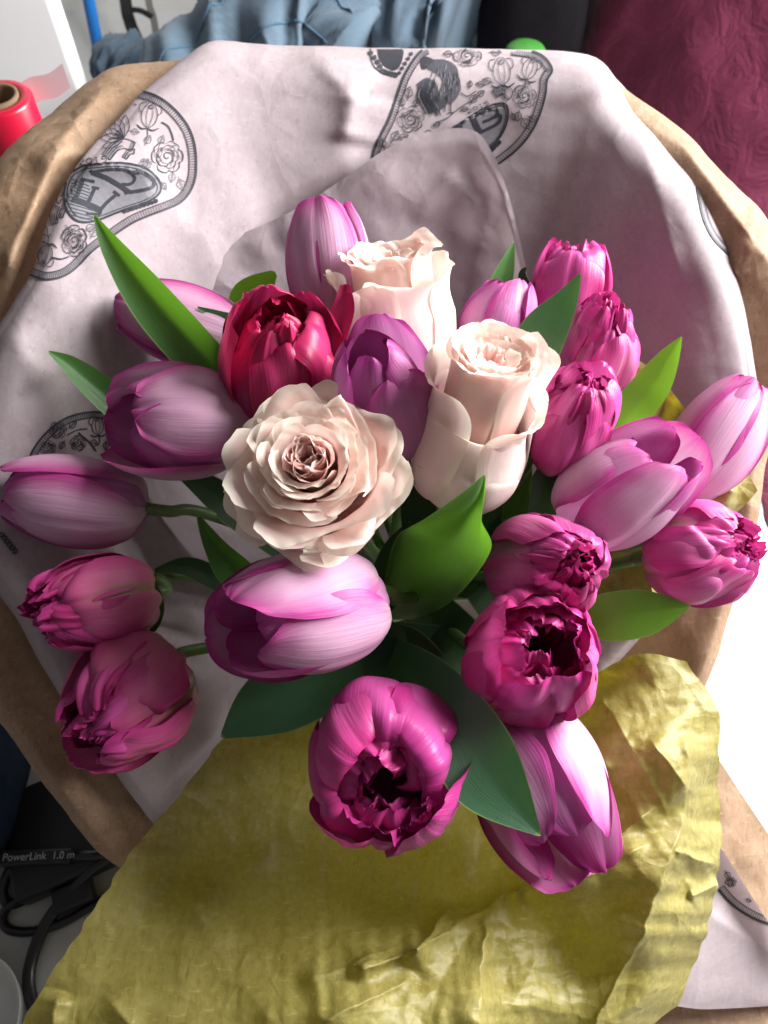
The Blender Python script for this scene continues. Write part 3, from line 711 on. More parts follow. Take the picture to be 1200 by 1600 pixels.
def petal(name, parent, mat, phi, prof, wid, H, Rr, nu=26, nv=21, rho=1.0, drop=0.12, dp=2.0, notch=0.0, ruf=0.0, rfreq=3.0, roll=0.0, top=0.0,
          mid=0.0, seed=0, tilt=0.0, lean=0.0, skew=0.0, crumple=0.0, dr=0.0, fold=0.0, rflat=0.0):
    """one petal: (r,z) midline profile, half widths, cupped cross-section.
    rho: cross-section radius / midline radius; drop: how far the side corners fall below the tip; roll: edges turned out; top: rim turned out"""
    v = np.linspace(-1, 1, nv)[None]; u0 = np.linspace(0, 1, nu)[:, None]
    lim = 1 - drop * np.abs(v) ** dp - notch * (0.5 + 0.5 * vn(v * 4.3, seed * 1.7, seed + 2)) - 0.35 * notch * np.abs(vn(v * 11, seed * 0.7, seed + 9))
    U = u0 * lim
    pf = cr(prof, np.clip(U, 0, 1).ravel()).reshape(nu, nv, 2)
    e = 1e-3
    pa = cr(prof, np.clip(U - e, 0, 1).ravel()).reshape(nu, nv, 2); pb = cr(prof, np.clip(U + e, 0, 1).ravel()).reshape(nu, nv, 2)
    r = pf[..., 0] * Rr + dr; z = pf[..., 1] * H
    tr = (pb - pa)[..., 0] * Rr; tz = (pb - pa)[..., 1] * H; L = np.hypot(tr, tz) + 1e-9; tr /= L; tz /= L
    nr, nz = tz, -tr
    W = cr(wid, np.clip(U, 0, 1).ravel()).reshape(nu, nv) * Rr
    rh = np.maximum(np.abs(r), 0.3 * Rr) * (rho + rflat * sstep(0.45, 1.0, U))
    th = v * W / rh
    lat = rh * np.sin(th); inw = rh * (1 - np.cos(th))
    av = np.abs(v)
    disp = -inw
    disp = disp + roll * Rr * sstep(0.55, 1.0, av) ** 1.5 * sstep(0.15, 0.7, U)
    disp = disp + top * Rr * sstep(0.72, 1.0, u0) ** 1.6
    disp = disp - mid * Rr * np.exp(-(v / 0.07) ** 2) * sstep(0.0, 0.4, U)
    disp = disp + ruf * Rr * (sstep(0.35, 1.0, u0) ** 1.6 + 0.5 * sstep(0.6, 1, av)) * (vn(v * rfreq + seed, U * 2.0 + seed * 3.1, seed) + 0.5 * vn(v * rfreq * 2.6 + seed, U * 3, seed + 4))
    disp = disp + crumple * Rr * fbm(v * 1.6 + seed, U * 2.4 + seed * 2, seed + 13, 2)
    if fold: disp = disp - fold * Rr * np.exp(-(v / 0.25) ** 2) * sstep(0.2, 0.9, U)
    x = r + disp * nr; zz = z + disp * nz; y = lat + skew * Rr * U ** 2
    zz = zz + tz * 0
    # lean the whole petal outwards from its base
    if lean:
        c_, s_ = math.cos(lean), math.sin(lean); x, zz = x * c_ + zz * s_, -x * s_ + zz * c_
    if tilt:
        c_, s_ = math.cos(tilt), math.sin(tilt); y, zz = y * c_ + zz * s_, -y * s_ + zz * c_
    cp, sp = math.cos(phi), math.sin(phi)
    V = np.stack([x * cp - y * sp, x * sp + y * cp, zz], -1)
    uv = np.stack([np.broadcast_to((v + 1) / 2, U.shape), U / lim * np.ones_like(U)], -1)
    return grid_obj(name, V, mat, parent, uv=uv)

def add_stem(root, Mx, base, tip, r=0.0034, bend=0.035, via=None):
    b = np.array(P(*base)); ax = np.array(Mx.col[2][:3])
    k = np.array(P(BIND[0] + random.uniform(-45, 45), BIND[1] + random.uniform(-35, 35), BIND[2] + 0.012))
    end = np.array([k[0] + random.uniform(-.006, .006), k[1] + .008, 0.012])
    pts = [b + ax * 0.002, b - ax * bend]
    if via is not None: pts += [np.array(P(*q)) for q in via]
    l_ = pts[-1]; pts += [k * 0.6 + l_ * 0.4 + np.array([0, 0, -.004]), k, end]
    path = cr(np.array(pts), np.linspace(0, 1, 60))
    rad = np.interp(np.linspace(0, 1, 60), [0, 0.04, 0.12, 1], [r * 1.25, r * 1.05, r, r * 0.95])
    inv = np.array(Mx.inverted()); pl_ = path @ inv[:3, :3].T + inv[:3, 3]
    return tube('stem', pl_, rad, M['stem'], root, 12)

def leaf(root, Mx, pts, wid, mat, cup=0.25, face=0.0, twist=0.0, name='leaf', wav=0.0, seed=0, nu=48, nv=17):
    """blade along pixel points (px,py,d); wid: half widths in pixels from base to tip; face: roll about the midrib in degrees"""
    q = cr(np.array(pts, float), np.linspace(0, 1, nu)); path = Pn(q[:, 0], q[:, 1], q[:, 2])
    hw = np.maximum(cr(np.array(wid, float), np.linspace(0, 1, nu))[:, 0], 0) * (D0 / FPX)
    hw[-1] = 0.0002
    tg = np.gradient(path, axis=0); tg /= np.linalg.norm(tg, axis=1)[:, None]
    view = np.array(CAM) - path; view /= np.linalg.norm(view, axis=1)[:, None]
    lat = np.cross(tg, view); lat /= np.linalg.norm(lat, axis=1)[:, None]; nrm = np.cross(lat, tg)
    v = np.linspace(-1, 1, nv); V = np.zeros((nu, nv, 3))
    for i in range(nu):
        a = R(face + twist * i / (nu - 1)); l2 = lat[i] * math.cos(a) + nrm[i] * math.sin(a); n2 = -lat[i] * math.sin(a) + nrm[i] * math.cos(a)
        cu = cup * (np.abs(v) ** 1.4) + wav * np.abs(v) ** 2 * np.sin(i / nu * 9 + v * 1.5 + seed)
        V[i] = path[i] + np.outer(v * hw[i], l2) + np.outer(cu * hw[i], n2)
    inv = np.array(Mx.inverted()); V = V @ inv[:3, :3].T + inv[:3, 3]
    return grid_obj(name, V, mat, root)

def stamens(root, H, Rr, n=6, z0=0.1, h=0.42, sp=0.28, seed=0):
    rng = random.Random(seed)
    for k in range(n):
        a = 2 * math.pi * k / n + rng.uniform(-.3, .3); s = sp * Rr * rng.uniform(.7, 1.2)
        p0 = np.array([0.15 * s * math.cos(a), 0.15 * s * math.sin(a), z0 * H]); p1 = np.array([s * math.cos(a), s * math.sin(a), h * H * rng.uniform(.85, 1.05)])
        t = np.linspace(0, 1, 9)[:, None]
        tube('stamen', p0 + (p1 - p0) * t, np.interp(t[:, 0], [0, .5, .55, .75, .97, 1], [.0007, .0006, .0014, .0018, .0012, .0002]), M['anther'], root, 7)
    t = np.linspace(0, 1, 8)[:, None]
    tube('pistil', np.array([0, 0, z0 * H]) + np.array([0, 0, (h - z0) * H * 0.9]) * t, np.interp(t[:, 0], [0, .3, .8, .85, 1], [.0028, .003, .0022, .0036, .0012]), M['pistil'], root, 9)

T_PROF = [(0.14, 0.0), (0.66, 0.05), (0.94, 0.22), (1.02, 0.42), (0.97, 0.62), (0.80, 0.81), (0.56, 0.95), (0.40, 1.0)]
T_WID = [0.10, 0.55, 0.95, 1.14, 1.16, 1.00, 0.68, 0.24]

def tulip(base, tip, rad, label, roll=0, opens=(0,) * 6, mats=('lilac', 'lilac_in'), seed=0, stamen=False, lens=(1,) * 6, stem=True, via=None, tipr=0.0, bend=0.035, taper=1.0, skews=(0,) * 6):
    """single tulip: three outer petals (0,2,4) and three inner (1,3,5); phi=0 faces the camera"""
    Mx, H = flower_frame(base, tip); Rr = rad * D0 / FPX
    root = empty('tulip', Mx); tag(root, label, 'tulip', 'single lilac tulips in the bouquet')
    rng = random.Random(seed)
    for k in range(6):
        inner = k % 2; phi = R(roll + 60 * k) + rng.uniform(-.08, .08)
        prof = [(r * (0.90 if inner else 1.0) + opens[k] * zz ** 1.6 + (tipr * zz ** 3), zz * lens[k] * (0.97 if inner else 1)) for r, zz in T_PROF]
        petal('petal', root, M[mats[1] if inner else mats[0]], phi, prof, [w_ * (0.88 if inner else 0.98) * taper for w_ in T_WID], H, Rr, 34, 27, rho=1.08, drop=0.10, dp=2.2, notch=0.018,
              ruf=0.022, rfreq=2.2, roll=0.09 if not inner else 0.04, mid=0.03, seed=seed * 7 + k, crumple=0.035, skew=skews[k], top=rng.uniform(-.05, .05))
    if stamen: stamens(root, H, Rr, seed=seed)
    if stem: add_stem(root, Mx, base, tip, via=via, bend=bend)
    return root, Mx

D_OUT = [(0.14, 0.0), (0.70, 0.04), (1.0, 0.22), (1.06, 0.45), (1.0, 0.66), (0.84, 0.84), (0.64, 0.96), (0.50, 1.0)]
D_WID = [0.12, 0.52, 0.86, 1.0, 1.0, 0.92, 0.72, 0.42]

def double_tulip(base, tip, rad, label, roll=0, open_=0.0, fill=0.6, mats=('magenta_out', 'magenta', 'magenta_deep'), seed=0, hole=0.3, opens=None, stem=True, via=None, nout=6, bend=0.03, inlen=0.9, nin=(6, 6, 6), lens=None, core=0, inn=0.13, wide=1.0):
    """double tulip: six guard petals, then rings of narrower crumpled petals down to a dark heart"""
    Mx, H = flower_frame(base, tip); Rr = rad * D0 / FPX
    root = empty('double_tulip', Mx); tag(root, label, 'double tulip', 'double magenta tulips in the bouquet')
    rng = random.Random(seed)
    for k in range(nout):
        o_ = open_ + (opens[k] if opens else rng.uniform(-.08, .08)); phi = R(roll) + 2 * math.pi * k / nout + rng.uniform(-.1, .1)
        ln = rng.uniform(.9, 1.04) * (lens[k] if lens else 1)
        prof = [((r * (0.94 if k % 2 else 1.0)) + o_ * zz ** 1.7, zz * ln) for r, zz in D_OUT]
        petal('petal', root, M[mats[0]], phi, prof, D_WID, H, Rr, 32, 25, rho=1.0 + 0.15 * rng.random(), drop=0.16, dp=2.2, notch=0.08, ruf=0.05, rfreq=3, roll=0.08, mid=0.045, seed=seed * 11 + k, crumple=0.08, top=rng.uniform(-.22, .04), fold=rng.choice([0, 0, .08]))
    rings = ((nin[0], 0.86, 0.95, 0.66), (nin[1], 0.68, 0.95, 0.54), (nin[2], 0.50, 0.93, 0.44), (core, 0.3, 0.92, 0.36))
    for q, (n, rr_, hh_, ww) in enumerate(rings):
        for k in range(n):
            phi = R(roll + 30 + 17 * q) + 2 * math.pi * (k + rng.uniform(-.25, .25)) / n
            f = rr_ * rng.uniform(.92, 1.06); L_ = hh_ * inlen * rng.uniform(.84, 1.06); o_ = open_ * 0.9 + rng.uniform(-.10, .10) - 0.06 * q
            if opens:
                w6 = ((phi - R(roll)) / (2 * math.pi) * nout) % nout; i6 = int(w6) % nout; o_ += 0.95 * (opens[i6] * (1 - w6 % 1) + opens[(i6 + 1) % nout] * (w6 % 1)) - rng.uniform(0, .12)
            tipin = rng.uniform(-.2, .05)
            prof = [(r * f + o_ * zz ** 1.5 + hole * (1 - rr_) * zz + tipin * zz ** 5, 0.06 + zz * L_) for r, zz in D_OUT]
            mt = M[mats[1]] if rng.random() < (0.8, 0.7, 0.6, .6)[q] else M[mats[2]]
            petal('petal', root, mt, phi, prof, [w_ * ww * wide * rng.uniform(.9, 1.1) for w_ in D_WID], H, Rr, 26, 25, rho=rng.uniform(.55, .9), drop=0.10, dp=2.5, notch=inn, ruf=0.03 + inn * 0.45, rfreq=4.5, roll=rng.uniform(-.05, .12),
                  mid=0.05, seed=seed * 31 + q * 9 + k, crumple=0.03 + inn * 0.5, top=rng.uniform(-.2, .08), skew=rng.uniform(-.15, .15), fold=rng.uniform(-.05, .16))
    stamens(root, H, Rr, 6, 0.1, 0.5, 0.3, seed)
    if stem: add_stem(root, Mx, base, tip, via=via, bend=bend)
    return root, Mx

def rose_open(base, tip, rad, label, seed=1):
    """full rosette; z up = face of the flower"""
    Mx, H = flower_frame(base, tip); Rr = rad * D0 / FPX
    root = empty('rose', Mx); tag(root, label, 'rose')
    rng = random.Random(seed); ga = 2.39996
    off = lambda f: (-0.10 * (1 - f), 0.05 * (1 - f))
    def shifted(o, f, k):
        # the heart sits a little off the middle
        for v in o.data.vertices:
            w_ = max(0, v.co.z / H); v.co.x += k[0] * Rr * w_; v.co.y += k[1] * Rr * w_
    # heart: small folded petals, rims fanned like the pages of a book
    for k in range(14):
        f = (k + 1) / 14; a = ga * k + rng.uniform(-.25, .25); r0 = 0.035 + 0.235 * f
        zt = 0.95 - 0.01 * f - 0.02 * rng.random()
        prof = [(0.02, 0.66), (r0 * .80, 0.72), (r0 * .98, 0.80), (r0 * 1.08, 0.88), (r0 * (1.14 + .1 * rng.random()), zt)]
        petal('petal', root, M['rose_in'], a, prof, [0.04, 0.12 + .18 * f, 0.18 + .26 * f, 0.20 + .28 * f, 0.17 + .26 * f], H, Rr, 20, 27, rho=0.62, drop=0.06, dp=2.5, notch=0.02, ruf=0.018, rfreq=4, roll=.02, seed=seed * 3 + k, crumple=0.015, skew=rng.uniform(-.07, .07), fold=rng.choice([0, 0, .07, .14]), top=.02)
    # middle cups, rims fanning outwards
    for k in range(15):
        f = (k + 0.5) / 15; a = ga * (k + 18) + rng.uniform(-.15, .15); r0 = 0.25 + 0.33 * f
        zt = 0.94 - 0.14 * f
        prof = [(0.08, 0.42), (r0 * .72, 0.52), (r0 * .93, 0.62), (r0 * 1.03, 0.72), (r0 * 1.12, zt - .06), (r0 * (1.24 + .06 * rng.random()), zt)]
        petal('petal', root, M['rose'], a, prof, [0.08, 0.32 + .1 * f, 0.46 + .16 * f, 0.52 + .20 * f, 0.52 + .20 * f, .46 + .20 * f], H, Rr, 28, 37, rho=1.0, rflat=.25, drop=0.14, dp=3.0, notch=0.022, ruf=0.02, rfreq=4, roll=.03, seed=seed * 5 + k + 40, crumple=0.012, top=.06, skew=rng.uniform(-.08, .08))
    # outer petals, broad and rounded, opened flat
    for k in range(12):
        f = (k + 0.5) / 12; a = ga * (k + 33) + rng.uniform(-.12, .12); r0 = 0.56 + 0.16 * f
        zt = 0.74 - 0.30 * f
        prof = [(0.08, 0.02), (r0 * .72, 0.12), (r0 * .98, 0.30 - .05 * f), (r0 * 1.08, 0.50 - .14 * f), (r0 * 1.18, zt - .07), (r0 * 1.30, zt - .01), (r0 * (1.38 + .03 * rng.random()), zt - .015)]
        petal('petal', root, M['rose_out' if f > .4 else 'rose'], a, prof, [0.12, 0.42, 0.66, 0.80, 0.88, 0.88, 0.80], H, Rr, 34, 45, rho=1.08, rflat=1.1, drop=0.20, dp=3.2, notch=0.028, ruf=0.024, rfreq=3.6, roll=.01, seed=seed * 9 + k + 80, crumple=0.012, top=-.02, skew=rng.uniform(-.06, .06))
    for o in root.children: shifted(o, 0, (0.0, 0.0))
    add_stem(root, Mx, base, tip, r=0.0036)
    return root, Mx

def rose_half(base, tip, rad, label, seed=1, roll=0, lips=(0.1,) * 5, head=0.78, neck=0.80, lens=(1,) * 5):
    """half-open rose seen from the side: urn of big guard petals with flared rims and a spiral head on top"""
    Mx, H = flower_frame(base, tip); Rr = rad * D0 / FPX
    root = empty('rose', Mx); tag(root, label, 'rose')
    rng = random.Random(seed); ga = 2.39996
    for k in range(20):
        f = (k + 1) / 20; a = ga * k; r0 = head * (0.07 + 0.75 * f ** .9)
        zt = 1.0 - 0.02 * f - 0.05 * rng.random() - (0.08 * (1 - f))
        prof = [(0.03, 0.25), (r0 * .8, 0.42), (r0 * 1.0, 0.62), (r0 * .98, 0.80), (r0 * 1.0, zt - .05), (r0 * (1.05 + .1 * rng.random() * f), zt)]
        petal('petal', root, M['rose_in' if f < .3 else 'rose'], a, prof, [0.05, .12 + .5 * f, .16 + .66 * f, .17 + .70 * f, .15 + .64 * f, .12 + .56 * f], H, Rr, 24, 31, rho=0.98, drop=0.07, dp=3, notch=0.035, ruf=0.035, rfreq=3.5, roll=.05, seed=seed * 3 + k, crumple=0.03, top=.05 + .06 * f, skew=rng.uniform(-.08, .08))
    for k in range(len(lips)):
        a = R(roll) + 2 * math.pi * k / len(lips) + rng.uniform(-.1, .1); lp = lips[k]; zl = lens[k]
        prof = [(0.12, 0.0), (0.74, 0.05), (0.98, 0.17), (1.0, 0.32), (neck + .10, 0.50 * zl + .02), (neck + .03, 0.66 * zl), (neck + lp * .6, 0.76 * zl), (neck + lp * 1.5, 0.80 * zl)]
        petal('petal', root, M['rose_out'], a, prof, [0.15, 0.62, 0.98, 1.08, 1.06, 1.0, 0.92, 0.8], H, Rr, 40, 41, rho=1.02, drop=0.12, dp=2.4, notch=0.03, ruf=0.03, rfreq=2.6, roll=.05, seed=seed * 7 + k + 30, crumple=0.02, top=.03)
    for k in range(5):      # sepals
        a = 2 * math.pi * k / 5 + .3
        prof = [(0.1, -0.03), (0.5, 0.0), (0.85, 0.10), (1.05, 0.22), (1.12, 0.33)]
        petal('sepal', root, M['leaf_dark'], a, prof, [.12, .2, .18, .1, .02], H, Rr, 16, 9, rho=1.0, drop=0.02, seed=k)
    add_stem(root, Mx, base, tip, r=0.0036)
    return root, Mx

# --- roses
r1, m1 = rose_open((515, 778, -.030), (478, 706, .030), 132, 'fully open pale pink rose with a swirled pink heart', 4)
r2, m2 = rose_half((630, 590, -.085), (606, 378, -.045), 106, 'pale pink half-open rose in front of the arched thin sheet', 5, 20, (.16, .12, .16, .14, .12), 0.88, 0.90)
r3, m3 = rose_half((714, 770, -.055), (782, 528, .018), 98, 'cream pink half-open rose with a folded urn of outer petals', 9, 8, (.10, .16, .2, .1, .16), 0.82, 0.80, (.76, .84, 1.08, 1.05, 1.0))
# --- single tulips
t1, mt1 = tulip((528, 520, -.095), (502, 312, -.088), 78, 'lilac tulip standing upright behind the half-open rose', -12, (.06, .02, .14, .08, .08, .05), seed=1, tipr=.05, lens=(.98, 1, .98, 1, .96, 1))
t2, mt2 = tulip((395, 545, -.095), (188, 478, -.090), 76, 'lilac tulip half hidden behind a broad green leaf', 10, (.05, 0, .08, 0, .05, 0), seed=2)
t3, mt3 = tulip((390, 668, -.062), (155, 650, -.035), 92, 'lilac tulip with one lower petal parting, beside the open rose', 22, (.05, .06, .12, .12, .26, .08), seed=3, lens=(.80, .86, .98, 1.0, 1.0, .84), tipr=.10)
t4, mt4 = tulip((230, 795, -.065), (-6, 768, -.055), 80, 'pale lilac tulip lying over the printed emblem at the paper edge', -28, (.04, .0, .12, .05, .0, .0), seed=4, via=[(330, 805, -.085)], lens=(.92, .96, 1, 1, 1, 1.03), bend=.012)
t5, mt5 = tulip((582, 930, -.035), (345, 990, .020), 98, 'large lilac tulip with an open dark mouth below the open rose', 58, (.04, .10, .16, .14, .0, -.02), seed=5, stamen=True, lens=(.95, .97, .98, .95, .86, .90), tipr=.08, taper=1.12, via=[(622, 936, -.05), (660, 930, -.09)], bend=.012)
t6, mt6 = tulip((790, 1115, -.045), (918, 1376, -.002), 108, 'lilac pink tulip hanging over the olive tissue behind a leaf', 42, (.04, .08, .10, .08, .06, .04), seed=6, tipr=.06, lens=(.74, .96, 1.0, 1.02, .84, .80))
t7, mt7 = tulip((892, 822, -.052), (1076, 686, -.012), 88, 'lilac tulip with ragged open tip next to the brown-edged tissue', 48, (.02, .12, .18, .14, .02, .04), seed=7, tipr=.1, lens=(.90, 1.0, 1.02, .98, .74, .82))
t8, mt8 = tulip((1056, 772, -.080), (1188, 592, -.070), 78, 'closed slender lilac tulip leaning against the brown kraft edge', 30, (-.05, 0, .0, .05, .04, 0), seed=8, via=[(900, 850, -.12)], lens=(.93, .97, 1, 1, .96, 1))
t9, mt9 = tulip((758, 575, -.085), (800, 432, -.075), 68, 'small violet pink tulip between the two half-open roses and doubles', -20, (.0, .05, .12, .05, .04, 0), seed=9, mats=('violet', 'lilac_in'), lens=(.9, 1, 1, 1, .95, .96))
t10, mt10 = tulip((612, 692, -.045), (580, 522, .012), 84, 'violet tulip with a wide folded mouth above the open rose', 28, (.06, -.12, .08, -.10, .08, -.22), seed=10, mats=('violet', 'lilac_in'), tipr=.04, lens=(.78, .95, 1.0, 1.0, .92, .90))
# --- double tulips
PK = ('pink_out', 'magenta', 'magenta_deep'); SHORT = (.84, .95, 1.02, 1.05, 1.0, .88)
d1, md1 = double_tulip((440, 645, -.065), (436, 470, -.018), 94, 'crimson red double tulip above the open rose', 20, .06, mats=('crimson', 'crimson', 'crimson'), seed=21, hole=.1, nin=(5, 4, 3), inlen=.95, lens=(.86, 1, 1.05, 1.05, 1.0, .84))
d2, md2 = double_tulip((880, 520, -.10), (905, 376, -.092), 70, 'tall magenta double tulip against the plain white paper', 0, .08, mats=('magenta', 'magenta', 'magenta'), seed=22, nin=(6, 5, 4), hole=.1, inlen=1.0, lens=(.97, .95, 1, 1, 1, .94))
d3, md3 = double_tulip((912, 625, -.09), (950, 488, -.052), 68, 'frilly magenta double tulip just below the tallest double', 40, .14, mats=('magenta_out', 'magenta', 'magenta'), seed=23, inlen=1.12, hole=.08, core=5, lens=(.9, .96, 1, 1, 1, .8))
d4, md4 = double_tulip((856, 716, -.06), (918, 582, -.018), 74, 'magenta double tulip tucked against the cream urn-shaped rose', 25, .04, mats=('magenta', 'magenta', 'magenta_deep'), seed=24, inlen=1.02, hole=.06, core=5, lens=(.92, 1, 1, 1, 1, .86))
d5, md5 = double_tulip((808, 892, -.060), (906, 876, .002), 86, 'magenta double tulip with a tightly crumpled heart beside the big cupped leaf', 30, .0, seed=25, inlen=1.02, hole=.06, core=6, lens=SHORT)
d6, md6 = double_tulip((806, 1044, -.050), (850, 1006, .016), 98, 'deep magenta double tulip with a hollow dark heart over the olive tissue', 10, .10, mats=('magenta', 'magenta', 'magenta_deep'), seed=26, opens=(-.06, -.04, .08, .2, .14, 0), hole=.28, nin=(6, 5, 3), inlen=.92, inn=.07, wide=1.1)
d7, md7 = double_tulip((1018, 872, -.066), (1172, 852, -.030), 86, 'mauve pink double tulip on a bare stem crossing the kraft edge', 18, .02, mats=('magenta_out', 'magenta', 'magenta_deep'), seed=27, via=[(960, 882, -.08)], bend=.012, inlen=1.04, hole=.06, core=5, lens=(.86, .98, 1.04, 1.0, 1.0, .9))
d8, md8 = double_tulip((608, 1156, -.042), (600, 1228, .022), 120, 'wide open magenta double tulip with black heart above the smooth tissue', 0, .06, mats=('magenta', 'magenta', 'magenta'), seed=28, opens=(-.16, -.06, .08, .24, .10, -.08), hole=.28, nin=(7, 6, 3), inlen=.92, inn=.07, wide=1.1)
d9, md9 = double_tulip((234, 926, -.064), (58, 962, -.022), 80, 'pink double tulip with green feathering under the pale lilac tulip', 8, .0, mats=PK, seed=29, via=[(270, 900, -.08)], bend=.010, inlen=1.0, hole=.08, core=4, lens=(.86, 1.02, 1.04, 1.0, 1.0, .92))
d10, md10 = double_tulip((262, 1044, -.058), (124, 1156, -.008), 100, 'rosy double tulip with green streaks resting on the kraft paper edge', 26, .02, mats=PK, seed=30, via=[(312, 1014, -.072)], bend=.010, inlen=1.0, hole=.08, core=5, lens=(.9, .88, 1.0, 1.02, 1.02, .84))

# --- leaves: each belongs to the tulip whose stem carries it
leaf(t2, mt2, [(470, 760, -.10), (390, 640, -.075), (330, 570, -.062), (245, 475, -.058), (180, 390, -.052), (147, 335, -.045)], [10, 34, 44, 42, 22, 2], M['leaf'], cup=.5, face=18)
leaf(t3, mt3, [(300, 720, -.10), (220, 665, -.085), (160, 615, -.075), (110, 572, -.068), (75, 549, -.062)], [10, 30, 30, 18, 2], M['leaf'], cup=.45, face=-14)
leaf(d1, md1, [(430, 560, -.09), (390, 515, -.078), (345, 498, -.074), (308, 480, -.07)], [8, 17, 14, 2], M['leaf_blue'], cup=.3)
leaf(t1, mt1, [(470, 600, -.12), (420, 520, -.118), (395, 470, -.114), (430, 425, -.11)], [20, 50, 48, 6], M['leaf_lime'], cup=.2)
leaf(t9, mt9, [(800, 640, -.075), (826, 572, -.055), (850, 520, -.046), (884, 470, -.04), (907, 427, -.034)], [12, 40, 42, 22, 1.5], M['leaf_blue'], cup=.12, face=10)
leaf(d2, md2, [(760, 520, -.105), (775, 460, -.10), (790, 415, -.098), (803, 377, -.095)], [14, 26, 17, 1.5], M['leaf'], cup=.4, face=-25)
leaf(d3, md3, [(812, 520, -.10), (822, 460, -.10), (816, 430, -.098), (822, 418, -.096)], [8, 10, 8, 2], M['leaf_dark'], cup=.2)
leaf(t7, mt7, [(930, 740, -.085), (980, 655, -.066), (1018, 605, -.060), (1045, 560, -.056), (1065, 526, -.052)], [16, 34, 34, 20, 1.5], M['leaf_lime'], cup=.28, face=12)
def leaf_patch(root, Mx, ctrl, mat, nu=60, nv=40):
    c = np.array(ctrl, float); a_ = np.stack([cr(c[i], np.linspace(0, 1, nv)) for i in range(len(c))], 0)
    g_ = np.stack([cr(a_[:, j], np.linspace(0, 1, nu)) for j in range(nv)], 1)
    inv = np.array(Mx.inverted()); V = Pn(g_[..., 0], g_[..., 1], g_[..., 2]) @ inv[:3, :3].T + inv[:3, 3]
    return grid_obj('leaf', V, mat, root)
# broad cupped leaf in the middle: curled upper edge, crease, blade, far edge
leaf_patch(d6, md6, [[(598, 955, -.09), (604, 962, -.10), (618, 968, -.10), (632, 968, -.095), (645, 968, -.09)],
                     [(604, 890, -.045), (612, 892, -.062), (640, 915, -.065), (675, 938, -.055), (696, 946, -.045)],
                     [(622, 838, -.014), (630, 836, -.030), (672, 872, -.038), (715, 905, -.030), (738, 905, -.018)],
                     [(668, 808, .004), (668, 824, -.012), (704, 846, -.024), (744, 868, -.016), (768, 854, -.004)],
                     [(722, 770, .012), (710, 802, .000), (730, 812, -.012), (750, 824, -.008), (752, 812, -.002)],
                     [(748, 748, .014), (742, 774, .007), (748, 778, .000), (755, 782, -.002), (757, 776, .002)],
                     [(757, 741, .013), (757.5, 741.5, .013), (758, 742, .012), (758.5, 742.5, .012), (759, 743, .012)]], M['leaf'])
leaf(d4, md4, [(800, 860, -.08), (812, 800, -.06), (822, 750, -.045), (832, 704, -.036)], [18, 28, 20, 2], M['leaf'], cup=.5, face=35)
leaf(d4, md4, [(838, 830, -.085), (845, 770, -.065), (862, 722, -.052), (890, 711, -.046)], [20, 34, 16, 2], M['leaf_dark'], cup=.35, face=-20)
leaf(d5, md5, [(850, 985, -.07), (915, 968, -.055), (965, 962, -.045), (1020, 955, -.040), (1079, 947, -.036)], [14, 34, 44, 36, 1.5], M['leaf_lime'], cup=.18, face=-8)
leaf(t5, mt5, [(690, 1000, -.10), (600, 1020, -.072), (520, 1050, -.060), (420, 1100, -.058), (345, 1152, -.060)], [30, 58, 66, 62, 3], M['leaf_blue'], cup=.15, face=14, wav=.10)
leaf(d8, md8, [(600, 1010, -.085), (660, 1065, -.040), (715, 1130, -.008), (765, 1215, .014), (845, 1306, .022)], [26, 50, 58, 58, 2], M['leaf_blue'], cup=.16, face=-8)
leaf(t4, mt4, [(420, 940, -.10), (372, 890, -.075), (338, 850, -.062), (310, 806, -.055)], [20, 36, 22, 4], M['leaf'], cup=.5, face=25)
leaf(d9, md9, [(400, 930, -.11), (340, 905, -.085), (290, 885, -.075), (240, 892, -.068)], [14, 22, 18, 3], M['leaf_dark'], cup=.4)
leaf(d9, md9, [(232, 900, -.062), (240, 945, -.062), (232, 980, -.064), (205, 1000, -.062)], [8, 18, 14, 2], M['leaf_dark'], cup=.4, face=30)
leaf(t3, mt3, [(440, 860, -.11), (370, 800, -.09), (320, 760, -.085), (270, 735, -.08)], [22, 32, 26, 3], M['leaf_dark'], cup=.3)
leaf(t10, mt10, [(596, 560, -.05), (598, 510, -.045), (597, 470, -.04), (598, 446, -.036)], [8, 9, 6, 1], M['leaf_lime'], cup=.4)
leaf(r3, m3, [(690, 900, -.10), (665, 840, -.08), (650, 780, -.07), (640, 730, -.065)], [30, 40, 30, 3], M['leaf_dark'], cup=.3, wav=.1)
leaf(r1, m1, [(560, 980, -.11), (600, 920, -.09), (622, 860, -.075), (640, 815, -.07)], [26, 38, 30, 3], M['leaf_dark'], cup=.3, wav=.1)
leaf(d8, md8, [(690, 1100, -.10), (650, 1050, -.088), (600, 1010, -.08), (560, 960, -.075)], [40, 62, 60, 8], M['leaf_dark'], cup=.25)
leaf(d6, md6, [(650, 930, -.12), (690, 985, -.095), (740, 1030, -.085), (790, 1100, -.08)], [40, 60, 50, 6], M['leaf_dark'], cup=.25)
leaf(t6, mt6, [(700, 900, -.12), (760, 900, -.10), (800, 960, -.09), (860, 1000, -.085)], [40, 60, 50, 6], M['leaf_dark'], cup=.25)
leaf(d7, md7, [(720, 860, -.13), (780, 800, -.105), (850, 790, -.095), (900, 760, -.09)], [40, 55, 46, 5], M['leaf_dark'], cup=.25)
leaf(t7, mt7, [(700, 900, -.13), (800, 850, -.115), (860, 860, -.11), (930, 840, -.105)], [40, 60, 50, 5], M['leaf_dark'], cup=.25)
# the crimson petal standing up on its own belongs to the crimson tulip
inv = np.array(md1.inverted())
q = leaf(d1, md1, [(524, 560, -.045), (530, 520, -.04), (540, 480, -.036), (540, 444, -.034)], [14, 20, 20, 8], M['crimson'], cup=.5, face=20, name='petal')
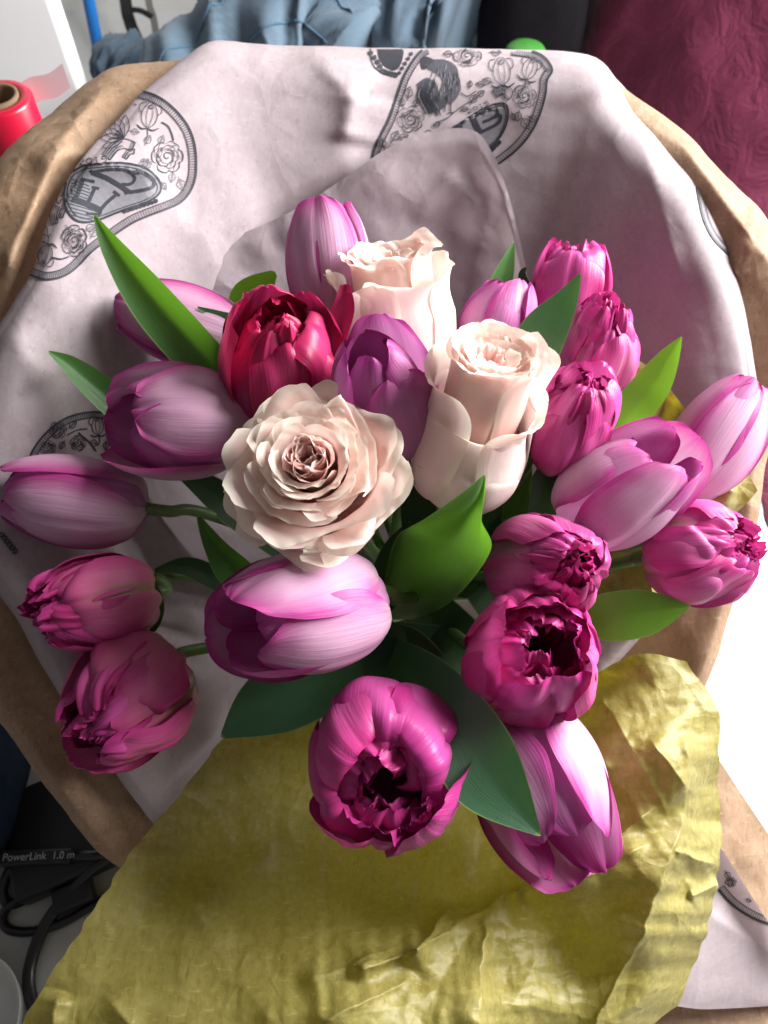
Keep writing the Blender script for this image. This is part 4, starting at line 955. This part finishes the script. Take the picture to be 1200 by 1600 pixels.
# ------------------------------------------------------------------ the printed emblems, laid on the paper itself
class Ink:
    """flat print: strokes given in photograph pixels land on the paper they are printed on"""
    def __init__(s, paper):
        me = paper.data; s.paper = paper
        s.bvh = BVHTree.FromPolygons([v.co[:] for v in me.vertices], [p.vertices[:] for p in me.polygons])
        s.v = []; s.f = []; s.mi = []; s.off = 0.0005
    def hit(s, x, y):
        dr = (FWD + RGT * ((x - 600) / FPX) - UPV * ((y - 800) / FPX)).normalized()
        loc, nrm, i, dist = s.bvh.ray_cast(CAM, dr)
        if loc is None: return None
        if nrm.dot(dr) > 0: nrm = -nrm
        if -nrm.dot(dr) < 0.12: return None
        return loc + nrm * s.off
    def quad(s, a, b, c, d, m):
        h = [s.hit(*q) for q in (a, b, c, d)]
        if any(q is None for q in h): return
        if max((h[i] - h[(i + 1) % 4]).length for i in range(4)) > 0.012: return
        n = len(s.v); s.v += [tuple(q) for q in h]; s.f.append((n, n + 1, n + 2, n + 3)); s.mi.append(m)
    def line(s, pts, w, m=0, smooth=True, taper=False, step=2.5):
        p = np.array(pts, float)
        if smooth and len(p) > 2:
            L = np.hypot(*np.diff(p, axis=0).T).sum(); p = cr(p, np.linspace(0, 1, max(4, int(L / step))))
        else:
            o = []
            for a, b in zip(p[:-1], p[1:]):
                k = max(1, int(np.hypot(*(b - a)) / step)); o += [a + (b - a) * i / k for i in range(k)]
            p = np.array(o + [p[-1]])
        t = np.gradient(p, axis=0); t /= np.linalg.norm(t, axis=1)[:, None] + 1e-9
        nn = np.stack([-t[:, 1], t[:, 0]], 1); n = len(p)
        ww = np.full(n, w / 2.0)
        if taper: ww *= 0.25 + 0.75 * np.sin(np.linspace(0.05, 1, n) * math.pi) ** .7
        for i in range(n - 1):
            s.quad(p[i] - nn[i] * ww[i], p[i] + nn[i] * ww[i], p[i + 1] + nn[i + 1] * ww[i + 1], p[i + 1] - nn[i + 1] * ww[i + 1], m)
    def fill(s, poly, m=0, step=1.6, smooth=False, hatch=1.0):
        s.off = 0.00025; p = np.array(poly, float)
        if smooth: p = cr(np.vstack([p, p[:1]]), np.linspace(0, 1, len(p) * 6))
        q = np.roll(p, -1, axis=0)
        y = p[:, 1].min() + step / 2
        while y < p[:, 1].max():
            xs = []
            for a, b in zip(p, q):
                if (a[1] <= y) != (b[1] <= y): xs.append(a[0] + (y - a[1]) / (b[1] - a[1]) * (b[0] - a[0]))
            xs.sort()
            for x0, x1 in zip(xs[::2], xs[1::2]):
                k = max(1, int((x1 - x0) / 4)); h = step / 2 * hatch
                for i in range(k):
                    a_ = x0 + (x1 - x0) * i / k; b_ = x0 + (x1 - x0) * (i + 1) / k
                    s.quad((a_, y - h), (b_, y - h), (b_, y + h), (a_, y + h), m)
            y += step
        s.off = 0.0005
    def border(s, pts, side, band=9.0, w0=3.0, w1=1.6, tick=3.4, m=0, mt=2):
        """thick outer line, ticked band, thin inner line"""
        p = np.array(pts, float); L = np.hypot(*np.diff(p, axis=0).T).sum()
        p = cr(p, np.linspace(0, 1, int(L / tick)))
        t = np.gradient(p, axis=0); t /= np.linalg.norm(t, axis=1)[:, None] + 1e-9
        nn = np.stack([-t[:, 1], t[:, 0]], 1) * side
        s.line(p, w0, m); s.line(p + nn * band, w1, m)
        for a, b in zip(p + nn * w0 * .5, p + nn * (band - 1)): s.line([a, b], 1.15, mt, False)
    def rose(s, x, y, r, a0=0.0, sq=1.0, w=1.0, m=0, seed=0):
        rg = random.Random(seed)
        def pt(a, q): return (x + q * math.cos(a + a0), y + sq * q * math.sin(a + a0))
        s.line([pt(k * .55, r * (.06 + .028 * k) * rg.uniform(.9, 1.1)) for k in range(14)], w * 1.3, m)
        for ring, n in ((.45, 4), (.68, 5), (.95, 6)):
            for k in range(n):
                a = 2 * math.pi * (k + rg.uniform(-.15, .15)) / n + ring * 5; h = math.pi / n * 1.15
                s.line([pt(a - h, r * ring * .86), pt(a - h * .5, r * ring * 1.05), pt(a, r * ring * rg.uniform(1.0, 1.12)), pt(a + h * .5, r * ring * 1.05), pt(a + h, r * ring * .84)], w * rg.uniform(.8, 1.7), m, taper=True)
                s.line([pt(a - h * .2, r * ring * .8), pt(a + h * .3, r * ring * .95)], w * .7, 2)
        for k in range(3):
            a = rg.uniform(0, 6.28); s.line([pt(a, r * .5), pt(a + .2, r * .6), pt(a + .5, r * .62)], w * 2.2, m, taper=True)
    def bud(s, x, y, r, ang, w=1.0, m=0):
        c, q = math.cos(R(ang)), math.sin(R(ang))
        def pt(a, b): return (x + r * (a * c - b * q), y + r * (a * q + b * c))
        for sgn in (-1, 1):
            s.line([pt(-.9, 0), pt(-.5, .45 * sgn), pt(.2, .55 * sgn), pt(.8, .25 * sgn), pt(.95, .05 * sgn)], w, m)
            s.line([pt(-.8, .05 * sgn), pt(-.2, .2 * sgn), pt(.4, .18 * sgn), pt(.75, .0)], w * .8, 2)
            s.line([pt(-.9, 0), pt(-1.0, .4 * sgn), pt(-.75, .8 * sgn)], w * 2.2, m, taper=True)
            s.line([pt(.1, .55 * sgn), pt(.35, .8 * sgn), pt(.8, .7 * sgn), pt(.85, .35 * sgn)], w, m)
        s.line([pt(.6, -.2), pt(.8, 0), pt(.6, .2), pt(.5, 0), pt(.6, -.2)], w, m)
        s.line([pt(-.9, 0), pt(-1.4, .1), pt(-1.8, 0)], w * 1.2, m)
    def sprig(s, x, y, r, ang, w=.9, m=2):
        c, q = math.cos(R(ang)), math.sin(R(ang))
        def pt(a, b): return (x + r * (a * c - b * q), y + r * (a * q + b * c))
        for sgn in (-1, 1): s.line([pt(0, 0), pt(.35, .38 * sgn), pt(.75, .28 * sgn), pt(1.1, 0)], w, m)
        s.line([pt(-.3, 0), pt(1.0, 0)], w * .8, m)
        for k in (.3, .55, .8):
            for sgn in (-1, 1): s.line([pt(k - .12, 0), pt(k + .05, .2 * sgn)], w * .6, m)
    def lotus(s, x, y, r, ang, w=1.0, m=0):
        for k in (-60, -35, -12, 12, 35, 60):
            c, q = math.cos(R(ang + k)), math.sin(R(ang + k))
            def pt(a, b): return (x + r * (a * c - b * q), y + r * (a * q + b * c))
            for sgn in (-1, 1): s.line([pt(0, 0), pt(.45, .2 * sgn), pt(.8, .12 * sgn), pt(1, 0)], w, m)
    def scroll(s, pts, wpx, m=0, hatch=8):
        """shaded ribbon end"""
        p = cr(np.array(pts, float), np.linspace(0, 1, 24)); t = np.gradient(p, axis=0); t /= np.linalg.norm(t, axis=1)[:, None]
        nn = np.stack([-t[:, 1], t[:, 0]], 1) * wpx / 2
        s.line(p - nn, 1.2, m); s.line(p + nn, 1.2, m); s.line([p[0] - nn[0], p[0] + nn[0]], 1.2, m); s.line([p[-1] - nn[-1], p[-1] + nn[-1]], 1.2, m)
        for k in range(hatch):
            f = -0.85 + 1.7 * k / (hatch - 1); e = 8 + int(9 * abs(math.sin(k * 2.3)))
            s.line((p + nn * f)[:e], wpx / hatch * .8, m if k % 2 else 1, taper=True)
            s.line((p + nn * f)[-5:], wpx / hatch * .4, m, taper=True)
    GLY = {'E': [[(1, 0), (0, 0), (0, 1), (1, 1)], [(0, .5), (.8, .5)]], 'S': [[(1, .12), (.6, 0), (.1, .1), (.1, .4), (.9, .6), (.9, .9), (.4, 1), (0, .88)]], 'T': [[(0, 0), (1, 0)], [(.5, 0), (.5, 1)]],
           '.': [[(.1, .9), (.25, 1)]], '2': [[(0, .2), (.3, 0), (.8, .05), (.9, .35), (0, 1)], [(0, 1), (1, 1)]], '0': [[(.5, 0), (1, .3), (1, .7), (.5, 1), (0, .7), (0, .3), (.5, 0)]],
           '1': [[(.2, .15), (.5, 0), (.5, 1)], [(.2, 1), (.8, 1)]], '5': [[(.9, 0), (.15, 0), (.1, .45)], [(.1, .45), (.6, .38), (.95, .65), (.7, .97), (.05, .92)]]}
    def text(s, txt, p0, p1, h, w=1.0, m=0):
        p0 = np.array(p0, float); p1 = np.array(p1, float); ex = p1 - p0; L = np.linalg.norm(ex); ex /= L; ey = np.array([-ex[1], ex[0]]); adv = L / len(txt)
        for i, ch in enumerate(txt):
            for st_ in s.GLY[ch]:
                s.line([p0 + ex * (adv * (i + .12 + .68 * a)) + ey * h * (b - 1) for a, b in st_], w, m, ch in 'S0')
    def done(s, label):
        if not s.f: return None
        o = mesh_obj('printed_emblem', s.v, s.f, M['ink'], s.paper, None, False)
        for k in ('ink_grey', 'ink_mid'): o.data.materials.append(M[k])
        o.data.polygons.foreach_set('material_index', s.mi); o['label'] = label
        return o

# -- emblem folded over the rim at the upper left (traced at 4x from corner 30,120)
def zA(pts): return [(30 + a / 4, 120 + b / 4) for a, b in pts]
k = Ink(po)
k.border(zA([(700, 84), (760, 92), (840, 115), (920, 160), (1000, 235), (1060, 320), (1095, 420), (1106, 530), (1098, 640), (1060, 730), (1000, 790), (920, 825), (820, 862), (720, 905), (640, 955), (570, 1005), (500, 1055), (440, 1105), (385, 1165), (320, 1222), (250, 1256), (170, 1268), (100, 1252), (40, 1225)]), 1, 11, 3.2)
oval = zA([(330, 600), (400, 560), (480, 548), (580, 540), (680, 545), (780, 570), (850, 620), (884, 680), (868, 735), (800, 780), (700, 818), (600, 855), (520, 888), (430, 910), (360, 900), (312, 855), (284, 780), (288, 700), (305, 645)])
k.fill(oval, 1, 1.5, True)
ring = oval + oval[:1]
k.line(ring, 3.0)
cx_, cy_ = np.mean(oval, 0); inner = [(cx_ + (a - cx_) * .93, cy_ + (b - cy_) * .88) for a, b in ring]
k.line(inner, 1.3)
for j in range(11):        # engraved lines at the left end of the oval
    y0 = 640 + j * 22; k.line(zA([(330 - j * 2, y0), (440 + j * 4, y0 + 44)]), 1.2, 2, False)
E_ = 26 / 4
k.line(zA([(335, 765), (420, 795), (512, 838)]), 9.5); k.line(zA([(352, 770), (378, 705), (402, 640)]), 5.5); k.line(zA([(392, 640), (430, 648), (472, 656)]), 4.5)
k.line(zA([(428, 795), (455, 735), (478, 690)]), 5); k.line(zA([(455, 690), (500, 700)]), 4, 0, False); k.line(zA([(505, 838), (550, 785), (602, 742)]), 5.5); k.line(zA([(590, 715), (628, 745)]), 4.5, 0, False); k.line(zA([(420, 855), (505, 862)]), 4, 0, False); k.line(zA([(505, 862), (512, 838)]), 4, 0, False)
k.line(zA([(455, 598), (560, 640), (690, 722)]), 7.5); k.line(zA([(455, 598), (520, 585), (600, 578), (680, 590), (722, 630), (700, 668), (640, 672)]), 4.5); k.line(zA([(700, 600), (770, 600), (832, 640), (838, 680), (790, 705), (690, 722)]), 5.5); k.line(zA([(655, 700), (672, 735)]), 4, 0, False); k.line(zA([(445, 585), (470, 612)]), 4, 0, False)
k.text('2015', (30 + 375 / 4, 120 + 555 / 4), (30 + 560 / 4, 120 + 535 / 4), 9.5, 1.3); k.text('EST.', (30 + 255 / 4, 120 + 800 / 4), (30 + 300 / 4, 120 + 630 / 4), 11, 1.4)
k.scroll(zA([(545, 505), (600, 440), (660, 420), (715, 440)]), 15); k.scroll(zA([(660, 510), (690, 470), (720, 470)]), 8, hatch=4); k.scroll(zA([(250, 600), (290, 580), (340, 565)]), 9, hatch=5)
k.scroll(zA([(225, 920), (215, 860), (235, 810)]), 11); k.scroll(zA([(262, 880), (272, 850), (280, 830)]), 7, hatch=4)
k.rose(30 + 925 / 4, 120 + 500 / 4, 24, .4, 1.05, 1.1, seed=1); k.rose(30 + 345 / 4, 120 + 1025 / 4, 20, .9, 1.2, 1.1, seed=2); k.rose(30 + 790 / 4, 120 + 545 / 4, 10, .4, .8, .8, 2, seed=3)
k.bud(30 + 815 / 4, 120 + 245 / 4, 22, -80, 1.1); k.bud(30 + 165 / 4, 120 + 1115 / 4, 19, 105, 1.1); k.lotus(30 + 655 / 4, 120 + 385 / 4, 36, 215, 1.1); k.lotus(30 + 130 / 4, 120 + 910 / 4, 26, 120, 1.1)
k.lotus(30 + 190 / 4, 120 + 830 / 4, 17, 200, 1.0)
for a, b, r_, g_ in ((700, 340, 12, 10), (790, 420, 14, -60), (880, 420, 13, -70), (1000, 640, 17, 70), (960, 600, 14, 100), (690, 170, 13, 190), (420, 960, 15, -30), (300, 940, 14, 60), (450, 1000, 15, -60), (110, 1080, 12, 30), (890, 660, 12, 60), (230, 640, 10, 120)): k.sprig(30 + a / 4, 120 + b / 4, r_, g_)
k.line(zA([(890, 285), (930, 310), (950, 350), (965, 400)]), 2.2); k.line(zA([(735, 180), (700, 165), (680, 160)]), 1.6); k.line(zA([(205, 1130), (260, 1140), (310, 1125)]), 2.2); k.line(zA([(80, 1085), (110, 1105)]), 2)
for j in range(9): k.rose(30 + (660 + j * 24) / 4, 120 + (840 - j * 8) / 4, 3.0, j, 1, 1.0, seed=j + 20)
k.done('rose emblem with the letters EB folded over the rim')

# -- emblem with the rooster at the top (traced at 3.75x from corner 560,60)
def zB(pts): return [(560 + a / 3.75, 60 + b / 3.75) for a, b in pts]
k = Ink(po)
k.border(zB([(400, 62), (360, 85), (310, 150), (265, 230), (235, 310), (205, 400), (175, 480), (140, 550), (105, 620), (85, 680), (90, 725), (110, 748)]), -1, 9, 3.6)
k.border(zB([(900, 62), (980, 72), (1050, 90), (1105, 130), (1135, 190), (1105, 250), (1098, 320), (1075, 410), (1040, 500), (985, 590), (920, 660), (840, 722), (790, 755)]), 1, 10, 3.2)
k.border(zB([(165, 720), (130, 790), (95, 860), (55, 940), (15, 1010), (-30, 1080)]), 1, 8, 3.0)
k.fill(zB([(360, 125), (385, 108), (420, 115), (445, 135), (420, 150), (395, 180), (370, 178)]), 0, 1.2, True)
k.fill(zB([(395, 150), (440, 125), (520, 128), (575, 165), (592, 230), (602, 300), (570, 360), (530, 388), (490, 380), (470, 330), (488, 250), (445, 205), (400, 180)]), 2, 1.9, True, .62)
k.fill(zB([(340, 270), (400, 232), (450, 260), (472, 310), (505, 400), (440, 432), (400, 442), (372, 380), (350, 320)]), 2, 1.7, True, .75)
rg = random.Random(5)
for j in range(46):
    a = rg.uniform(0, 1); x0, y0 = 430 + 150 * a + rg.uniform(-20, 20), 150 + 190 * rg.random(); k.line(zB([(x0, y0), (x0 + rg.uniform(-5, 10), y0 + 22), (x0 + rg.uniform(-20, 5), y0 + 48)]), rg.uniform(.8, 1.6), 0 if rg.random() < .6 else 1, taper=True)
for j in range(26):
    x0, y0 = 450 - 100 * rg.random(), 250 + 40 * rg.random(); k.line(zB([(x0 + 20, y0), (x0 - 10, y0 + 60), (x0 + 20, y0 + 130), (x0 + 40, y0 + 175)]), rg.uniform(.8, 1.8), 0 if rg.random() < .7 else 1, taper=True)
k.line(zB([(545, 375), (540, 410), (542, 440)]), 1.6); k.line(zB([(512, 385), (505, 415), (510, 430)]), 1.5); k.line(zB([(525, 440), (560, 436)]), 1.3, 0, False)
k.line(zB([(455, 495), (520, 470), (580, 420), (640, 380), (700, 350)]), 1.3); k.line(zB([(600, 320), (640, 340), (690, 310)]), 1.4)
k.rose(560 + 305 / 3.75, 60 + 475 / 3.75, 21, .2, .95, 1.1, seed=8); k.rose(560 + 640 / 3.75, 60 + 105 / 3.75, 22, .5, .75, 1.2, seed=9); k.rose(560 + 975 / 3.75, 60 + 340 / 3.75, 17, .3, 1.1, 1.2, seed=10)
k.bud(560 + 840 / 3.75, 60 + 200 / 3.75, 24, -95, 1.1); k.bud(560 + 1005 / 3.75, 60 + 180 / 3.75, 20, -70, 1.1)
k.scroll(zB([(800, 330), (840, 300), (880, 320), (860, 350)]), 13); k.text('2015', (560 + 640 / 3.75, 60 + 445 / 3.75), (560 + 775 / 3.75, 60 + 385 / 3.75), 6, 1.2)
oval = zB([(560, 520), (640, 470), (720, 420), (800, 388), (860, 385), (878, 430), (868, 500), (830, 580), (770, 640), (700, 700), (600, 740), (520, 700), (500, 600)])
k.fill(oval, 1, 1.4, True); k.line(oval + oval[:1], 2.6)
cx_, cy_ = np.mean(oval, 0); k.line([(cx_ + (a - cx_) * .92, cy_ + (b - cy_) * .9) for a, b in oval + oval[:1]], 1.3)
k.line(zB([(672, 470), (700, 530), (715, 555)]), 9); k.line(zB([(680, 460), (740, 430), (800, 415), (815, 440), (780, 470), (730, 490)]), 4.5); k.line(zB([(780, 470), (830, 450), (825, 490), (780, 520), (715, 550)]), 5)
k.line(zB([(560, 520), (610, 515)]), 5, 0, False); k.line(zB([(590, 505), (600, 540)]), 4, 0, False)
for a, b, r_, g_ in ((290, 350, 16, -80), (330, 400, 13, -60), (260, 400, 12, -100), (200, 600, 16, -60), (150, 640, 14, -110), (240, 590, 14, -20), (300, 600, 12, 10), (390, 565, 12, -20), (480, 500, 11, 160), (960, 470, 18, 60), (940, 430, 14, 100), (1000, 460, 14, 30), (660, 380, 14, -60), (700, 340, 12, -40), (650, 290, 10, -80), (900, 440, 11, 70), (780, 260, 13, 200), (740, 275, 12, 190), (550, 95, 13, 180), (780, 85, 14, 0), (60, 830, 13, -60), (20, 860, 14, -90), (30, 920, 13, 0), (60, 900, 12, 40), (640, 410, 10, 160)): k.sprig(560 + a / 3.75, 60 + b / 3.75, r_, g_, 1.1, 0)
for j in range(6): k.rose(560 + (780 + j * 9) / 3.75, 60 + (655 - j * 9) / 3.75, 3.2, j, 1, 1.0, seed=j + 40)
# crown left of the border
k.fill(zB([(110, 62), (250, 62), (262, 110), (240, 170), (200, 190), (150, 165), (120, 120)]), 0, 1.6, True, .8)
for j in range(9): k.rose(560 + (72 + 18 * j + 4 * math.sin(j)) / 3.75, 60 + (90 + (j * 26 if j < 4 else 104 + (j - 4) * 6)) / 3.75, 3.6, j, 1, 1.1, seed=60 + j)
k.line(zB([(70, 62), (75, 130), (110, 185), (190, 215), (250, 200)]), 1.6)
for j in range(5): k.rose(560 + (310 - 18 * j) / 3.75, 60 + (95 + 28 * j) / 3.75, 2.6, j, 1, 1.2, seed=80 + j)
k.done('rooster emblem under the top edge')

# -- emblem behind the far tulips on the left, sliver on the right rim
k = Ink(po)
zC = lambda pts: [(a / 5, 620 + b / 5) for a, b in pts]
k.border(zC([(200, 560), (245, 440), (300, 350), (380, 260), (470, 190), (570, 145), (680, 122), (760, 118), (860, 140)]), 1, 9, 3.0)
k.bud(152, 666, 16, -95, 1.2); k.rose(90, 672, 13, .4, 1, 1.2, seed=14); k.rose(122, 692, 12, .8, 1, 1.2, seed=15); k.rose(75, 700, 12, 1.2, 1, 1.0, seed=16)
k.line([(122, 676), (138, 690), (150, 705)], 2.2); k.line([(104, 680), (120, 672), (136, 670)], 1.8)
for a, b, r_, g_ in ((108, 668, 13, -40), (140, 690, 13, 20), (165, 690, 12, 90), (100, 690, 12, 120)): k.sprig(a, b, r_, g_, 1.2, 0)
for j in range(6): k.rose(3 + 4 * j, 836 + 5 * j, 5, j, 1, .8, 2, seed=90 + j)
k.border([(262, 740), (285, 775), (300, 815), (315, 850)], -1, 8, 2.6); k.rose(288, 745, 12, .3, 1, 1.1, seed=99)
k.border([(405, 440), (420, 422), (440, 412)], 1, 7, 2.2)
k.done('rose emblem half hidden behind the tulips')
k = Ink(po)
zD = lambda pts: [(1040 + a / 7.275, 240 + b / 7.275) for a, b in pts]
k.border(zD([(340, 230), (355, 400), (385, 560), (430, 740), (500, 900), (590, 1030), (720, 1155)]), -1, 7.5, 3.2, 1.2, 3.0)
k.done('ticked emblem border at the right rim')
k = Ink(w2)
zE = lambda pts: [(1050 + a / 3.553, 1150 + b / 3.553) for a, b in pts]
k.border(zE([(255, 850), (300, 905), (350, 950), (410, 990), (480, 1025), (560, 1050)]), -1, 10, 4.5)
k.rose(1141, 1378, 9, .3, .8, 1.2, seed=71); k.sprig(1133, 1362, 12, 60, 1.2, 0); k.sprig(1165, 1405, 8, 20, 1, 0)
k.done('ticked emblem border on the white corner')
